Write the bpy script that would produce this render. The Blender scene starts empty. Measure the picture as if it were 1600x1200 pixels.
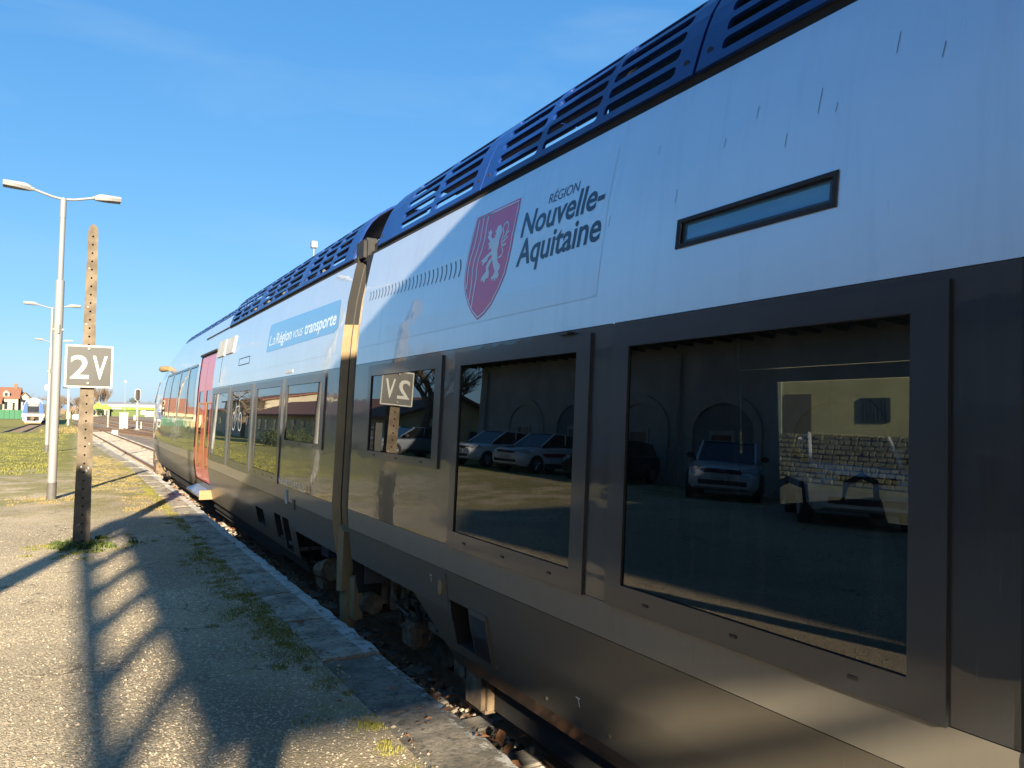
import bpy, bmesh, math, random
from mathutils import Vector, Matrix
random.seed(7)
R = math.radians
SC = bpy.context.scene
COL = SC.collection

# ------------------------------------------------------------------ camera
cam_d = bpy.data.cameras.new('camera')
cam = bpy.data.objects.new('camera', cam_d)
COL.objects.link(cam)
SC.camera = cam
cam_d.sensor_fit = 'HORIZONTAL'
cam_d.sensor_width = 36.0
cam_d.lens = 36.0 * 1160 / 1600
cam_d.clip_start = 0.05
cam_d.clip_end = 3000
yaw, pitch, roll = R(30.404), R(2.512), 0.0145
Rv = Vector((math.cos(yaw), -math.sin(yaw), 0))
Fv = Vector((math.sin(yaw) * math.cos(pitch), math.cos(yaw) * math.cos(pitch), math.sin(pitch)))
Uv = Rv.cross(Fv)
xr = Rv * math.cos(roll) + Uv * math.sin(roll)
yu = -Rv * math.sin(roll) + Uv * math.cos(roll)
cam.matrix_world = Matrix(((xr.x, yu.x, -Fv.x, 0), (xr.y, yu.y, -Fv.y, 0), (xr.z, yu.z, -Fv.z, 1.6), (0, 0, 0, 1)))

# ------------------------------------------------------------------ sky, sun, exposure
SUN_EL, SUN_AZ = 19.0, 197.2          # azimuth clockwise from +Y
world = bpy.data.worlds.new('World')
SC.world = world
world.use_nodes = True
wn = world.node_tree.nodes
wl = world.node_tree.links
sky = wn.new('ShaderNodeTexSky')
sky.sky_type = 'NISHITA'
sky.sun_disc = False
sky.sun_elevation = R(SUN_EL)
sky.sun_rotation = R(SUN_AZ)
sky.air_density = 1.0
sky.dust_density = 0.4
sky.ozone_density = 2.5
# grade of the whole sky to the photograph's white balance and contrast (one curve per channel)
sepw = wn.new('ShaderNodeSeparateColor'); comw = wn.new('ShaderNodeCombineColor'); wl.new(sky.outputs[0], sepw.inputs[0])
for i, (gain, gam) in enumerate(((.40, .92), (.99, .61), (1.95, .42))):
    pw = wn.new('ShaderNodeMath'); pw.operation = 'POWER'; wl.new(sepw.outputs[i], pw.inputs[0]); pw.inputs[1].default_value = gam
    ml = wn.new('ShaderNodeMath'); ml.operation = 'MULTIPLY'; wl.new(pw.outputs[0], ml.inputs[0]); ml.inputs[1].default_value = gain
    wl.new(ml.outputs[0], comw.inputs[i])
# very thin cirrus over the whole sky
tc = wn.new('ShaderNodeTexCoord'); mpw = wn.new('ShaderNodeMapping'); mpw.inputs['Scale'].default_value = (1.2, 3.2, 7.0)
mpw.inputs['Rotation'].default_value = (0, 0, R(35)); wl.new(tc.outputs['Generated'], mpw.inputs[0])
cn = wn.new('ShaderNodeTexNoise'); cn.inputs['Scale'].default_value = 1.6; cn.inputs['Detail'].default_value = 7; cn.inputs['Distortion'].default_value = .6
wl.new(mpw.outputs[0], cn.inputs['Vector'])
cr = wn.new('ShaderNodeMapRange'); cr.inputs[1].default_value = .52; cr.inputs[2].default_value = .85; cr.inputs[4].default_value = .16
wl.new(cn.outputs['Fac'], cr.inputs[0])
cm = wn.new('ShaderNodeMix'); cm.data_type = 'RGBA'; cm.inputs[7].default_value = (3.0, 3.6, 4.0, 1)
wl.new(cr.outputs[0], cm.inputs[0]); wl.new(comw.outputs[0], cm.inputs[6])
wl.new(cm.outputs[2], wn['Background'].inputs[0])
wn['Background'].inputs[1].default_value = 0.07

sun_d = bpy.data.lights.new('sun', 'SUN')
sun_d.energy = 4.4
sun_d.angle = R(0.75)
sun_d.color = (1.0, 0.88, 0.68)
sun = bpy.data.objects.new('sun', sun_d)
COL.objects.link(sun)
sd = Vector((math.sin(R(SUN_AZ)) * math.cos(R(SUN_EL)), math.cos(R(SUN_AZ)) * math.cos(R(SUN_EL)), math.sin(R(SUN_EL))))
sun.rotation_euler = sd.to_track_quat('Z', 'Y').to_euler()
sun.location = (-10, -30, 20)

SC.view_settings.view_transform = 'Standard'
SC.view_settings.look = 'None'
SC.view_settings.gamma = 1.0
SC.view_settings.exposure = 1.8
SC.view_settings.use_curve_mapping = False
SC.render.engine = 'CYCLES'
SC.cycles.max_bounces = 8
SC.cycles.transparent_max_bounces = 16
SC.cycles.caustics_reflective = False
SC.cycles.caustics_refractive = False

# ------------------------------------------------------------------ materials
def newmat(name):
    m = bpy.data.materials.new(name)
    m.use_nodes = True
    nt = m.node_tree
    return m, nt.nodes, nt.links, nt.nodes['Principled BSDF']

def mixc(n, l, fac, a, b):
    x = n.new('ShaderNodeMix'); x.data_type = 'RGBA'
    for i, v in ((0, fac), (6, a), (7, b)):
        if hasattr(v, 'is_linked'): l.new(v, x.inputs[i])
        else: x.inputs[i].default_value = v if i == 0 else (*v, 1)
    return x.outputs[2]

def ramp(n, l, src, a, b):
    x = n.new('ShaderNodeMapRange'); x.clamp = True
    l.new(src, x.inputs[0]); x.inputs[1].default_value = a; x.inputs[2].default_value = b
    return x.outputs[0]

def mth(n, l, op, a, b=None):
    x = n.new('ShaderNodeMath'); x.operation = op
    for i, v in ((0, a), (1, b)):
        if v is None: continue
        if hasattr(v, 'is_linked'): l.new(v, x.inputs[i])
        else: x.inputs[i].default_value = v
    return x.outputs[0]

def pos(n, l, stretch=(1, 1, 1), obj=False):
    if obj:
        g = n.new('ShaderNodeTexCoord').outputs['Object']
    else:
        g = n.new('ShaderNodeNewGeometry').outputs['Position']
    mp = n.new('ShaderNodeMapping'); mp.inputs['Scale'].default_value = stretch
    l.new(g, mp.inputs[0])
    return mp.outputs[0]

def noise(n, l, vec, scale, detail=4, rough=.55):
    t = n.new('ShaderNodeTexNoise'); l.new(vec, t.inputs['Vector'])
    t.inputs['Scale'].default_value = scale; t.inputs['Detail'].default_value = detail
    t.inputs['Roughness'].default_value = rough
    return t.outputs['Fac']

def vor(n, l, vec, scale, feature='F1'):
    t = n.new('ShaderNodeTexVoronoi'); t.feature = feature; l.new(vec, t.inputs['Vector'])
    t.inputs['Scale'].default_value = scale
    return t

def bump(n, l, b, height, dist, strength=1.0):
    x = n.new('ShaderNodeBump'); x.inputs['Distance'].default_value = dist
    x.inputs['Strength'].default_value = strength
    l.new(height, x.inputs['Height']); l.new(x.outputs[0], b.inputs['Normal'])
    return x

def pm(name, c, c2=None, rough=.6, scale=6, stretch=(1, 1, 1), metal=0, coat=0, bmp=0, bscale=60, spec=.5, lo=.35, hi=.65, obj=False):
    """plain procedural paint / stone: two colours mixed by noise, optional relief"""
    m, n, l, b = newmat(name)
    v = pos(n, l, stretch, obj)
    if c2 is None: c2 = tuple(x * .78 for x in c)
    f = ramp(n, l, noise(n, l, v, scale), lo, hi)
    l.new(mixc(n, l, f, c, c2), b.inputs['Base Color'])
    b.inputs['Metallic'].default_value = metal
    b.inputs['Specular IOR Level'].default_value = spec
    rr = n.new('ShaderNodeMapRange'); l.new(f, rr.inputs[0]); rr.inputs[3].default_value = rough; rr.inputs[4].default_value = min(1, rough + .12)
    l.new(rr.outputs[0], b.inputs['Roughness'])
    if coat:
        b.inputs['Coat Weight'].default_value = coat
        b.inputs['Coat Roughness'].default_value = .03
    if bmp:
        bump(n, l, b, noise(n, l, v, bscale, 5), bmp)
    return m

def paint(name, c, dirt, amount=.35, coat=1.0, wob=.0035, rough=.35, metal=0.0, coat_rough=.02):
    """train paint: glossy lacquer, slight sheet-metal waves, vertical dirt streaks and speckles"""
    m, n, l, b = newmat(name)
    v = pos(n, l)
    st = ramp(n, l, noise(n, l, pos(n, l, (1, 9, .7)), 1.6, 6, .65), .5, .78)
    cl = ramp(n, l, noise(n, l, v, 1.1, 4), .42, .75)
    f = mth(n, l, 'MULTIPLY', mth(n, l, 'ADD', st, cl), amount * .6)
    sp = ramp(n, l, noise(n, l, v, 60, 2), .74, .8)
    f = mth(n, l, 'MAXIMUM', f, mth(n, l, 'MULTIPLY', sp, amount))
    sc = ramp(n, l, noise(n, l, pos(n, l, (1, 60, 2.2)), 1.3, 2, .5), .73, .76)
    f = mth(n, l, 'MAXIMUM', f, mth(n, l, 'MULTIPLY', sc, amount * 1.3))
    l.new(mixc(n, l, f, c, dirt), b.inputs['Base Color'])
    b.inputs['Roughness'].default_value = rough
    b.inputs['Metallic'].default_value = metal
    b.inputs['Coat Weight'].default_value = coat
    l.new(mth(n, l, 'ADD', mth(n, l, 'MULTIPLY', f, .18), coat_rough), b.inputs['Coat Roughness'])
    b.inputs['Coat IOR'].default_value = 1.5
    w = noise(n, l, pos(n, l, (1, 1, 1.6)), 1.7, 3, .5)
    bp = n.new('ShaderNodeBump'); bp.inputs['Distance'].default_value = wob
    l.new(w, bp.inputs['Height'])
    l.new(bp.outputs[0], b.inputs['Coat Normal']); l.new(bp.outputs[0], b.inputs['Normal'])
    return m

def glassmat(name, tint, f0=.08, gloss=(1, 1, 1), wob=.0006):
    m, n, l, b = newmat(name)
    n.remove(b)
    out = n['Material Output']
    tr = n.new('ShaderNodeBsdfTransparent'); tr.inputs[0].default_value = (*tint, 1)
    gl = n.new('ShaderNodeBsdfGlossy'); gl.inputs['Color'].default_value = (*gloss, 1); gl.inputs['Roughness'].default_value = 0.0
    ge = n.new('ShaderNodeNewGeometry'); dt = n.new('ShaderNodeVectorMath'); dt.operation = 'DOT_PRODUCT'
    l.new(ge.outputs['Incoming'], dt.inputs[0]); l.new(ge.outputs['Normal'], dt.inputs[1])
    fz = mth(n, l, 'POWER', mth(n, l, 'SUBTRACT', 1.0, mth(n, l, 'ABSOLUTE', dt.outputs['Value'])), 5.0)
    fres = mth(n, l, 'MINIMUM', mth(n, l, 'ADD', mth(n, l, 'MULTIPLY', fz, 1.15), f0), 1.0)   # Schlick, both faces of the pane
    mx = n.new('ShaderNodeMixShader')
    bp = n.new('ShaderNodeBump'); bp.inputs['Distance'].default_value = wob
    l.new(noise(n, l, pos(n, l), 1.3, 2), bp.inputs['Height'])
    l.new(bp.outputs[0], gl.inputs['Normal'])
    # faint dust film with wiped vertical streaks
    df = n.new('ShaderNodeBsdfDiffuse'); df.inputs[0].default_value = (.3, .29, .27, 1)
    st = ramp(n, l, noise(n, l, pos(n, l, (1, 14, .5)), 1.5, 4, .6), .52, .85)
    l.new(fres, mx.inputs[0])
    l.new(tr.outputs[0], mx.inputs[1]); l.new(gl.outputs[0], mx.inputs[2])
    m2 = n.new('ShaderNodeMixShader')
    l.new(mth(n, l, 'ADD', mth(n, l, 'MULTIPLY', st, .05), .006), m2.inputs[0])
    l.new(mx.outputs[0], m2.inputs[1]); l.new(df.outputs[0], m2.inputs[2])
    l.new(m2.outputs[0], out.inputs[0])
    return m

M = {}
M['white'] = paint('silver_white_paint', (.78, .80, .815), (.55, .565, .575), .45, rough=.36, metal=.62)
M['dark'] = paint('anthracite_paint', (.022, .024, .028), (.055, .052, .047), .5, rough=.4)
M['stripe'] = paint('sand_grey_paint', (.215, .19, .145), (.15, .125, .09), .5, coat=.45, rough=.5, coat_rough=.12)
M['skirt'] = paint('brown_grey_paint', (.105, .09, .066), (.12, .092, .058), .9, coat=.45, rough=.55, coat_rough=.12)
M['frame'] = paint('window_frame_paint', (.026, .028, .033), (.05, .047, .043), .4, coat=.7, rough=.45, wob=.001, coat_rough=.1)
M['door'] = paint('red_door_paint', (.62, .075, .05), (.45, .08, .06), .3, coat=.6)
M['shield'] = paint('crimson_decal', (.80, .10, .24), (.68, .10, .23), .3, coat=.5)
M['decal_w'] = paint('white_decal', (.76, .82, .84), (.5, .5, .5), .3, coat=.8)
M['decal_b'] = paint('slate_blue_decal', (.022, .045, .085), (.04, .06, .10), .3, coat=.4)
M['decal_s'] = paint('sky_blue_decal', (.13, .30, .52), (.15, .30, .47), .3, coat=.9)
M['film'] = paint('decal_film', (.765, .785, .80), (.55, .565, .575), .45, rough=.38, metal=.62)
M['slit_pane'] = pm('slit_glass_painted_sky', (.10, .30, .52), (.13, .35, .56), rough=.12, coat=1, scale=3, stretch=(1, 1, 4))  # blue of the mirrored sky put into the pane colour
M['seam'] = paint('body_seam', (.66, .68, .70), (.52, .53, .54), .4, rough=.42, metal=.6)
M['rubber'] = pm('black_rubber', (.012, .012, .013), (.03, .027, .024), rough=.6, scale=20)
M['black'] = pm('underframe_black', (.012, .011, .010), (.03, .024, .018), rough=.8, scale=5)
M['dust'] = pm('brake_dust_brown', (.24, .165, .095), (.085, .062, .04), rough=.85, scale=9, bmp=.004, bscale=30)
M['bellows'] = pm('gangway_bellows_rubber', (.24, .19, .12), (.15, .12, .08), rough=.7, scale=5, bmp=.002, bscale=40)
M['endcap'] = pm('dusty_end_fairing', (.34, .225, .10), (.26, .17, .08), rough=.6, scale=4, bmp=.001)
M['brass'] = pm('yellow_handrail', (.20, .13, .05), (.16, .10, .045), rough=.3, scale=6, metal=.4)
M['plate'] = pm('pale_plate', (.55, .53, .48), (.42, .40, .36), rough=.5, scale=10)
M['step'] = pm('aluminium_step', (.55, .56, .58), (.44, .44, .45), rough=.3, metal=.8, scale=8)
M['glass'] = glassmat('tinted_window_glass', (.22, .25, .235), .095)
M['glass_far'] = glassmat('tinted_window_glass_plain', (.38, .41, .38), .08)
M['seat'] = pm('seat_fabric', (.05, .055, .08), (.03, .034, .05), rough=.95, scale=40)
M['lining'] = pm('interior_lining', (.10, .10, .10), (.07, .07, .07), rough=.8, scale=3)

# blue louvre paint with bare-metal chips along edges
m, n, l, b = newmat('blue_louvre_paint')
v = pos(n, l)
chip = ramp(n, l, noise(n, l, v, 22, 6, .75), .69, .71)
big = ramp(n, l, noise(n, l, v, 2.2, 3), .35, .7)
l.new(mixc(n, l, chip, (.004, .03, .165), (.34, .33, .31)), b.inputs['Base Color'])
l.new(mth(n, l, 'ADD', mth(n, l, 'MULTIPLY', big, .2), .28), b.inputs['Roughness'])
b.inputs['Coat Weight'].default_value = .15
M['blue'] = m
M['blue2'] = pm('faded_blue_paint', (.05, .12, .34), (.07, .15, .36), rough=.3, coat=.5, scale=3)

M['train_blue'] = pm('bright_train_blue', (.018, .085, .40), (.02, .075, .34), rough=.35, coat=.4, scale=3)
M['concrete'] = pm('weathered_concrete_post', (.20, .155, .105), (.115, .088, .058), rough=.9, scale=7, bmp=.006, bscale=55)
M['galv'] = pm('galvanised_steel', (.30, .295, .275), (.25, .245, .23), rough=.5, scale=5, metal=.2, stretch=(1, 1, .25))
M['galv_d'] = pm('dark_pole_sleeve', (.12, .11, .10), (.09, .08, .075), rough=.6, scale=6)
M['lampwhite'] = pm('lamp_housing_white', (.38, .365, .325), (.32, .305, .275), rough=.4, scale=6)
M['lampgrey'] = pm('lamp_underside_grey', (.22, .21, .20), (.16, .15, .14), rough=.5, scale=6)
M['signgrey'] = pm('sign_grey_enamel', (.062, .059, .052), (.052, .05, .044), rough=.35, scale=3)
M['signwhite'] = pm('sign_white_enamel', (.52, .51, .46), (.46, .45, .41), rough=.35, scale=5)
M['rail'] = pm('rusty_rail_steel', (.17, .085, .04), (.24, .14, .075), rough=.7, scale=9, bmp=.001)
M['railtop'] = pm('worn_rail_head', (.34, .25, .17), (.26, .17, .11), rough=.35, metal=.6, scale=5)
M['sleeper'] = pm('concrete_sleeper', (.33, .30, .25), (.22, .19, .155), rough=.95, scale=4, bmp=.006, bscale=30)
M['timber'] = pm('dark_timber', (.15, .11, .075), (.10, .07, .05), rough=.9, scale=6, stretch=(1, 6, 6))
M['leaf'] = pm('fallen_leaf_brown', (.30, .135, .055), (.15, .07, .032), rough=.8, scale=14, lo=.3, hi=.7)
M['grass'] = pm('winter_grass', (.17, .18, .025), (.26, .22, .05), rough=.8, scale=3)
M['verge'] = pm('verge_grass_green', (.15, .155, .03), (.21, .19, .05), rough=.85, scale=1.5)
M['scratch'] = pm('paint_scratch', (.20, .25, .32), (.15, .2, .27), rough=.5, scale=9)
M['grass_dry'] = pm('dry_straw_grass', (.34, .26, .11), (.26, .20, .07), rough=.85, scale=3)
M['weed'] = pm('weed_leaf_green', (.06, .10, .018), (.11, .135, .025), rough=.6, scale=9)
M['bark'] = pm('bare_bark', (.16, .12, .08), (.11, .08, .055), rough=.95, scale=6, bmp=.01, bscale=15)
M['twig'] = pm('bare_twigs', (.21, .15, .095), (.16, .115, .075), rough=.95, scale=4)
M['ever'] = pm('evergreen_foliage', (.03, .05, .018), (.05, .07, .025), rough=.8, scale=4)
M['pebble'] = pm('loose_pebbles', (.30, .235, .16), (.56, .46, .32), rough=.85, scale=18, lo=.4, hi=.6)
M['stucco_g'] = pm('grey_stucco', (.46, .44, .39), (.37, .355, .31), rough=.9, scale=1.2, bmp=.003)
M['stucco_y'] = pm('yellow_stucco', (.62, .50, .28), (.52, .41, .22), rough=.9, scale=1.2, bmp=.003)
M['stucco_c'] = pm('cream_stucco', (.44, .38, .28), (.37, .32, .23), rough=.9, scale=1.2)
M['stone_w'] = pm('pale_dressed_stone', (.46, .43, .37), (.38, .355, .30), rough=.9, scale=3, bmp=.003)
M['terracotta'] = pm('terracotta_tiles', (.22, .095, .062), (.16, .07, .048), rough=.85, scale=2.5)
M['orange_roof'] = pm('orange_roof_tiles', (.29, .125, .072), (.24, .105, .06), rough=.85, scale=2.5)
M['roof_dark'] = pm('weathered_brown_tiles', (.085, .06, .048), (.06, .045, .038), rough=.9, scale=2.5)
M['timber_d'] = pm('brown_eave_timber', (.10, .07, .045), (.07, .05, .033), rough=.85, scale=5)
M['stone_r'] = pm('rough_field_stone', (.30, .255, .18), (.17, .14, .10), rough=.95, scale=2.5, bmp=.01, bscale=20)
M['cream_timber'] = pm('cream_painted_timber', (.60, .54, .42), (.50, .45, .35), rough=.7, scale=4)
M['pane'] = pm('dark_house_pane', (.02, .025, .03), (.03, .035, .04), rough=.08, scale=1)
M['joinery'] = pm('grey_joinery', (.20, .21, .20), (.16, .165, .16), rough=.6, scale=6)
M['lime'] = pm('lime_green_cladding', (.20, .46, .02), (.18, .41, .02), rough=.5, scale=2)
M['roofgrey'] = pm('grey_metal_roof', (.34, .32, .30), (.29, .275, .26), rough=.6, scale=2)
M['greenfence'] = pm('green_mesh_fence', (.03, .13, .06), (.04, .15, .075), rough=.7, scale=3)
M['hedge'] = pm('hedge_leaf', (.03, .045, .014), (.05, .065, .02), rough=.8, scale=8)
M['iron'] = pm('black_iron', (.015, .015, .015), (.03, .028, .025), rough=.5, scale=8)
M['cabinet'] = pm('cabinet_cream', (.40, .37, .29), (.34, .31, .24), rough=.5, scale=5)
M['tyre'] = pm('tyre_rubber', (.012, .012, .012), (.022, .021, .02), rough=.85, scale=12)
M['rim'] = pm('alloy_rim', (.35, .35, .36), (.28, .28, .29), rough=.35, metal=.9, scale=8)
M['carglass'] = pm('car_glass', (.006, .008, .009), (.01, .012, .013), rough=.03, scale=2, coat=1)
M['carlamp'] = pm('headlamp_lens', (.35, .37, .38), (.25, .27, .28), rough=.08, scale=12, coat=1)
M['carplastic'] = pm('car_black_plastic', (.018, .018, .018), (.028, .028, .028), rough=.5, scale=12)
M['car_white'] = pm('car_white_paint', (.66, .67, .68), (.62, .63, .64), rough=.3, scale=2, coat=1)
M['car_grey'] = pm('car_grey_paint', (.16, .18, .21), (.14, .16, .185), rough=.3, scale=2, coat=1, metal=.4)
M['car_black'] = pm('car_black_paint', (.012, .013, .016), (.016, .017, .02), rough=.3, scale=2, coat=1)
M['car_red'] = pm('car_red_decal', (.35, .03, .03), (.3, .03, .03), rough=.4, scale=3)
M['sig_red'] = pm('dull_signal_lens', (.06, .02, .015), (.04, .02, .015), rough=.2, scale=6)

# ------------------------------------------------------------------ mesh helpers
class MB:
    def __init__(s): s.v = []; s.f = []
    def add(s, vs, fs):
        o = len(s.v); s.v += [tuple(p) for p in vs]; s.f += [tuple(i + o for i in f) for f in fs]
    def box(s, x0, x1, y0, y1, z0, z1):
        s.add([(x0, y0, z0), (x1, y0, z0), (x1, y1, z0), (x0, y1, z0), (x0, y0, z1), (x1, y0, z1), (x1, y1, z1), (x0, y1, z1)],
              [(0, 3, 2, 1), (4, 5, 6, 7), (0, 1, 5, 4), (1, 2, 6, 5), (2, 3, 7, 6), (3, 0, 4, 7)])
    def bbox(s, x0, x1, y0, y1, z0, z1, b=.02):
        """box with chamfered vertical and horizontal edges (rounded look)"""
        bm = bmesh.new(); bmesh.ops.create_cube(bm, size=1)
        for p in bm.verts:
            p.co = Vector((x0 + (p.co.x + .5) * (x1 - x0), y0 + (p.co.y + .5) * (y1 - y0), z0 + (p.co.z + .5) * (z1 - z0)))
        bmesh.ops.bevel(bm, geom=bm.edges[:], offset=b, segments=2, affect='EDGES')
        bm.verts.index_update()
        s.add([p.co for p in bm.verts], [[q.index for q in f.verts] for f in bm.faces]); bm.free()
    def tube(s, pts, rad, k=8, cap=True):
        pts = [Vector(p) for p in pts]; rs = rad if isinstance(rad, (list, tuple)) else [rad] * len(pts)
        o = len(s.v); up = None
        for i, p in enumerate(pts):
            d = (pts[min(i + 1, len(pts) - 1)] - pts[max(i - 1, 0)]).normalized()
            a = Vector((0, 0, 1)) if abs(d.z) < .9 else Vector((1, 0, 0))
            u = d.cross(a).normalized(); w = d.cross(u)
            for j in range(k):
                t = 2 * math.pi * j / k
                s.v.append(tuple(p + (u * math.cos(t) + w * math.sin(t)) * rs[i]))
        for i in range(len(pts) - 1):
            for j in range(k):
                a, b2 = o + i * k + j, o + i * k + (j + 1) % k
                s.f.append((a, b2, b2 + k, a + k))
        if cap:
            s.f.append(tuple(o + j for j in range(k - 1, -1, -1)))
            s.f.append(tuple(o + (len(pts) - 1) * k + j for j in range(k)))
    def prism(s, poly, axis, a, b2):
        """poly: list of 2-D points in the plane across `axis`; extruded from a to b2"""
        def P(q, t):
            return {'x': (t, q[0], q[1]), 'y': (q[0], t, q[1]), 'z': (q[0], q[1], t)}[axis]
        nn = len(poly)
        s.add([P(q, a) for q in poly] + [P(q, b2) for q in poly],
              [tuple(range(nn - 1, -1, -1)), tuple(range(nn, 2 * nn))] + [(i, (i + 1) % nn, nn + (i + 1) % nn, nn + i) for i in range(nn)])
    def sphere(s, c, r, k=8, rings=5, sc=(1, 1, 1)):
        o = len(s.v); c = Vector(c)
        for i in range(rings + 1):
            a = math.pi * i / rings
            for j in range(k):
                t = 2 * math.pi * j / k
                s.v.append((c.x + r * sc[0] * math.sin(a) * math.cos(t), c.y + r * sc[1] * math.sin(a) * math.sin(t), c.z + r * sc[2] * math.cos(a)))
        for i in range(rings):
            for j in range(k):
                p, q = o + i * k + j, o + i * k + (j + 1) % k
                s.f.append((p, q, q + k, p + k))
    def build(s, name, mat, parent=None, smooth=False, kind=None, solid=0):
        me = bpy.data.meshes.new(name)
        me.from_pydata(s.v, [], s.f)
        me.validate(clean_customdata=False)
        bm = bmesh.new(); bm.from_mesh(me)
        bmesh.ops.recalc_face_normals(bm, faces=bm.faces[:])
        bm.to_mesh(me); bm.free()
        if smooth:
            me.polygons.foreach_set('use_smooth', [True] * len(me.polygons))
            try: me.set_sharp_from_angle(angle=R(smooth if smooth is not True else 40))
            except Exception: pass
        return link(name, me, mat, parent, kind, solid)

def link(name, me, mat, parent=None, kind=None, solid=0):
    o = bpy.data.objects.new(name, me)
    COL.objects.link(o)
    if mat is not None and not me.materials: me.materials.append(M[mat] if isinstance(mat, str) else mat)
    if parent is not None: attach(o, parent)
    if kind: o['kind'] = kind
    if solid:
        md = o.modifiers.new('thickness', 'SOLIDIFY'); md.thickness = solid; md.offset = 0
    return o

def attach(o, parent):
    o.parent = parent
    o.matrix_parent_inverse = Matrix.Translation(-parent.location) if parent.parent is None else Matrix.Identity(4)

def tag(o, label, cat, group=None):
    o['label'] = label; o['category'] = cat
    if group: o['group'] = group
    return o

def thing(name, label, cat, loc=(0, 0, 0), group=None):
    o = bpy.data.objects.new(name, None); COL.objects.link(o); o.location = loc
    o.empty_display_size = .2
    return tag(o, label, cat, group)

def copy_tree(o, parent=None):
    c = o.copy(); COL.objects.link(c)
    if parent is not None: c.parent = parent
    for ch in list(o.children): copy_tree(ch, c)
    return c

def bx(name, mat, parent, *a, b=0):
    q = MB(); (q.bbox(*a, b) if b else q.box(*a)); return q.build(name, mat, parent)

def lerp(xs, ys, x):
    if x <= xs[0]: return ys[0]
    for i in range(1, len(xs)):
        if x <= xs[i]:
            t = (x - xs[i - 1]) / (xs[i] - xs[i - 1]); return ys[i - 1] + t * (ys[i] - ys[i - 1])
    return ys[-1]

def textmesh(body, height, shear=0.0, bold=0.0, width=1.0, space=1.0):
    """outline text -> (verts2d, faces), scaled so that a capital is `height` tall, x from 0"""
    cu = bpy.data.curves.new('lettering', 'FONT'); cu.body = body; cu.size = 1; cu.shear = shear; cu.offset = bold
    cu.space_character = space; cu.resolution_u = 4
    ob = bpy.data.objects.new('lettering', cu); COL.objects.link(ob)
    dg = bpy.context.evaluated_depsgraph_get(); ev = ob.evaluated_get(dg); me = bpy.data.meshes.new_from_object(ev)
    k = height / .70
    vs = [(p.co.x * k * width, p.co.y * k) for p in me.vertices]; fs = [tuple(p.vertices) for p in me.polygons]
    bpy.data.objects.remove(ob); bpy.data.meshes.remove(me)
    x0 = min(p[0] for p in vs)
    return [(x - x0, y) for x, y in vs], fs

def refine(vals, step):
    vals = sorted(set(round(q, 4) for q in vals)); out = [vals[0]]
    for a, b2 in zip(vals, vals[1:]):
        k = max(1, math.ceil((b2 - a) / step - 1e-6))
        out += [a + (b2 - a) * i / k for i in range(1, k + 1)]
    return out

def slot_cell(q, P, a0, a1, b0, b1, h0, h1, g0, g1, rc, rb):
    """a rectangular cell (a0..a1, b0..b1) with a rounded hole (h0..h1, g0..g1); P maps (a, b) to 3-D"""
    loop = []
    for (ca, cb, st) in ((h1 - rc, g1 - rb, 0), (h0 + rc, g1 - rb, 1), (h0 + rc, g0 + rb, 2), (h1 - rc, g0 + rb, 3)):
        for i in range(4):
            t = (st + i / 3) * math.pi / 2
            loop.append((ca + rc * math.cos(t), cb + rb * math.sin(t)))
    cor = [(a1, b1), (a0, b1), (a0, b0), (a1, b0)]
    vs = [P(*p) for p in loop] + [P(*p) for p in cor]
    fs = []
    for c in range(4):
        i = c * 4
        fs += [(16 + c, i + k + 1, i + k) for k in range(3)]
        j = (c + 1) % 4
        fs.append((16 + c, 16 + j, j * 4, i + 3))
    q.add(vs, fs)
    return [P(*p) for p in loop]
# ================================================================== GROUND, TRACKS
RAILZ = -0.50
def edge_x(y):                       # platform edge bends gently away beyond the train
    d = max(0.0, y - 17.0)
    return 1.83 - (0.0022 * d * d if d < 8 else 0.0022 * 64 + .0352 * (d - 8))
def off(y):
    d = max(0.0, y - 20.0)
    return .0011 * d * d if d < 12 else .0011 * 144 + .0264 * (d - 12)

# ---- land sheet
def ground_material():
    m, n, l, b = newmat('dry_grass_and_ballast')
    v = pos(n, l)
    sep = n.new('ShaderNodeSeparateXYZ'); l.new(v, sep.inputs[0])
    st = vor(n, l, v, 22); stc = n.new('ShaderNodeSeparateColor'); l.new(st.outputs['Color'], stc.inputs[0])
    bal = mixc(n, l, stc.outputs[0], (.15, .12, .09), (.36, .31, .25))
    bal = mixc(n, l, ramp(n, l, noise(n, l, v, .5, 4), .4, .7), bal, (.20, .145, .10))
    gr = mixc(n, l, ramp(n, l, noise(n, l, v, .35, 5), .35, .65), (.19, .17, .045), (.34, .26, .12))
    # ballast between the tracks, grass elsewhere
    e = mth(n, l, 'ADD', sep.outputs[0], mth(n, l, 'MULTIPLY', noise(n, l, v, .6, 4), 1.5))
    f = mth(n, l, 'MULTIPLY', ramp(n, l, e, 0.0, .8), ramp(n, l, e, 24.0, 22.0))
    l.new(mixc(n, l, f, gr, bal), b.inputs['Base Color'])
    b.inputs['Roughness'].default_value = .95
    b.inputs['Specular IOR Level'].default_value = .2
    bump(n, l, b, st.outputs['Distance'], .03, .8)
    return m
M['land'] = ground_material()
q = MB()
q.add([(-900, -300, -.72), (900, -300, -.72), (900, 1500, -.72), (-900, 1500, -.72)], [(0, 1, 2, 3)])
q.build('ground', 'land', kind='structure')

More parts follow.
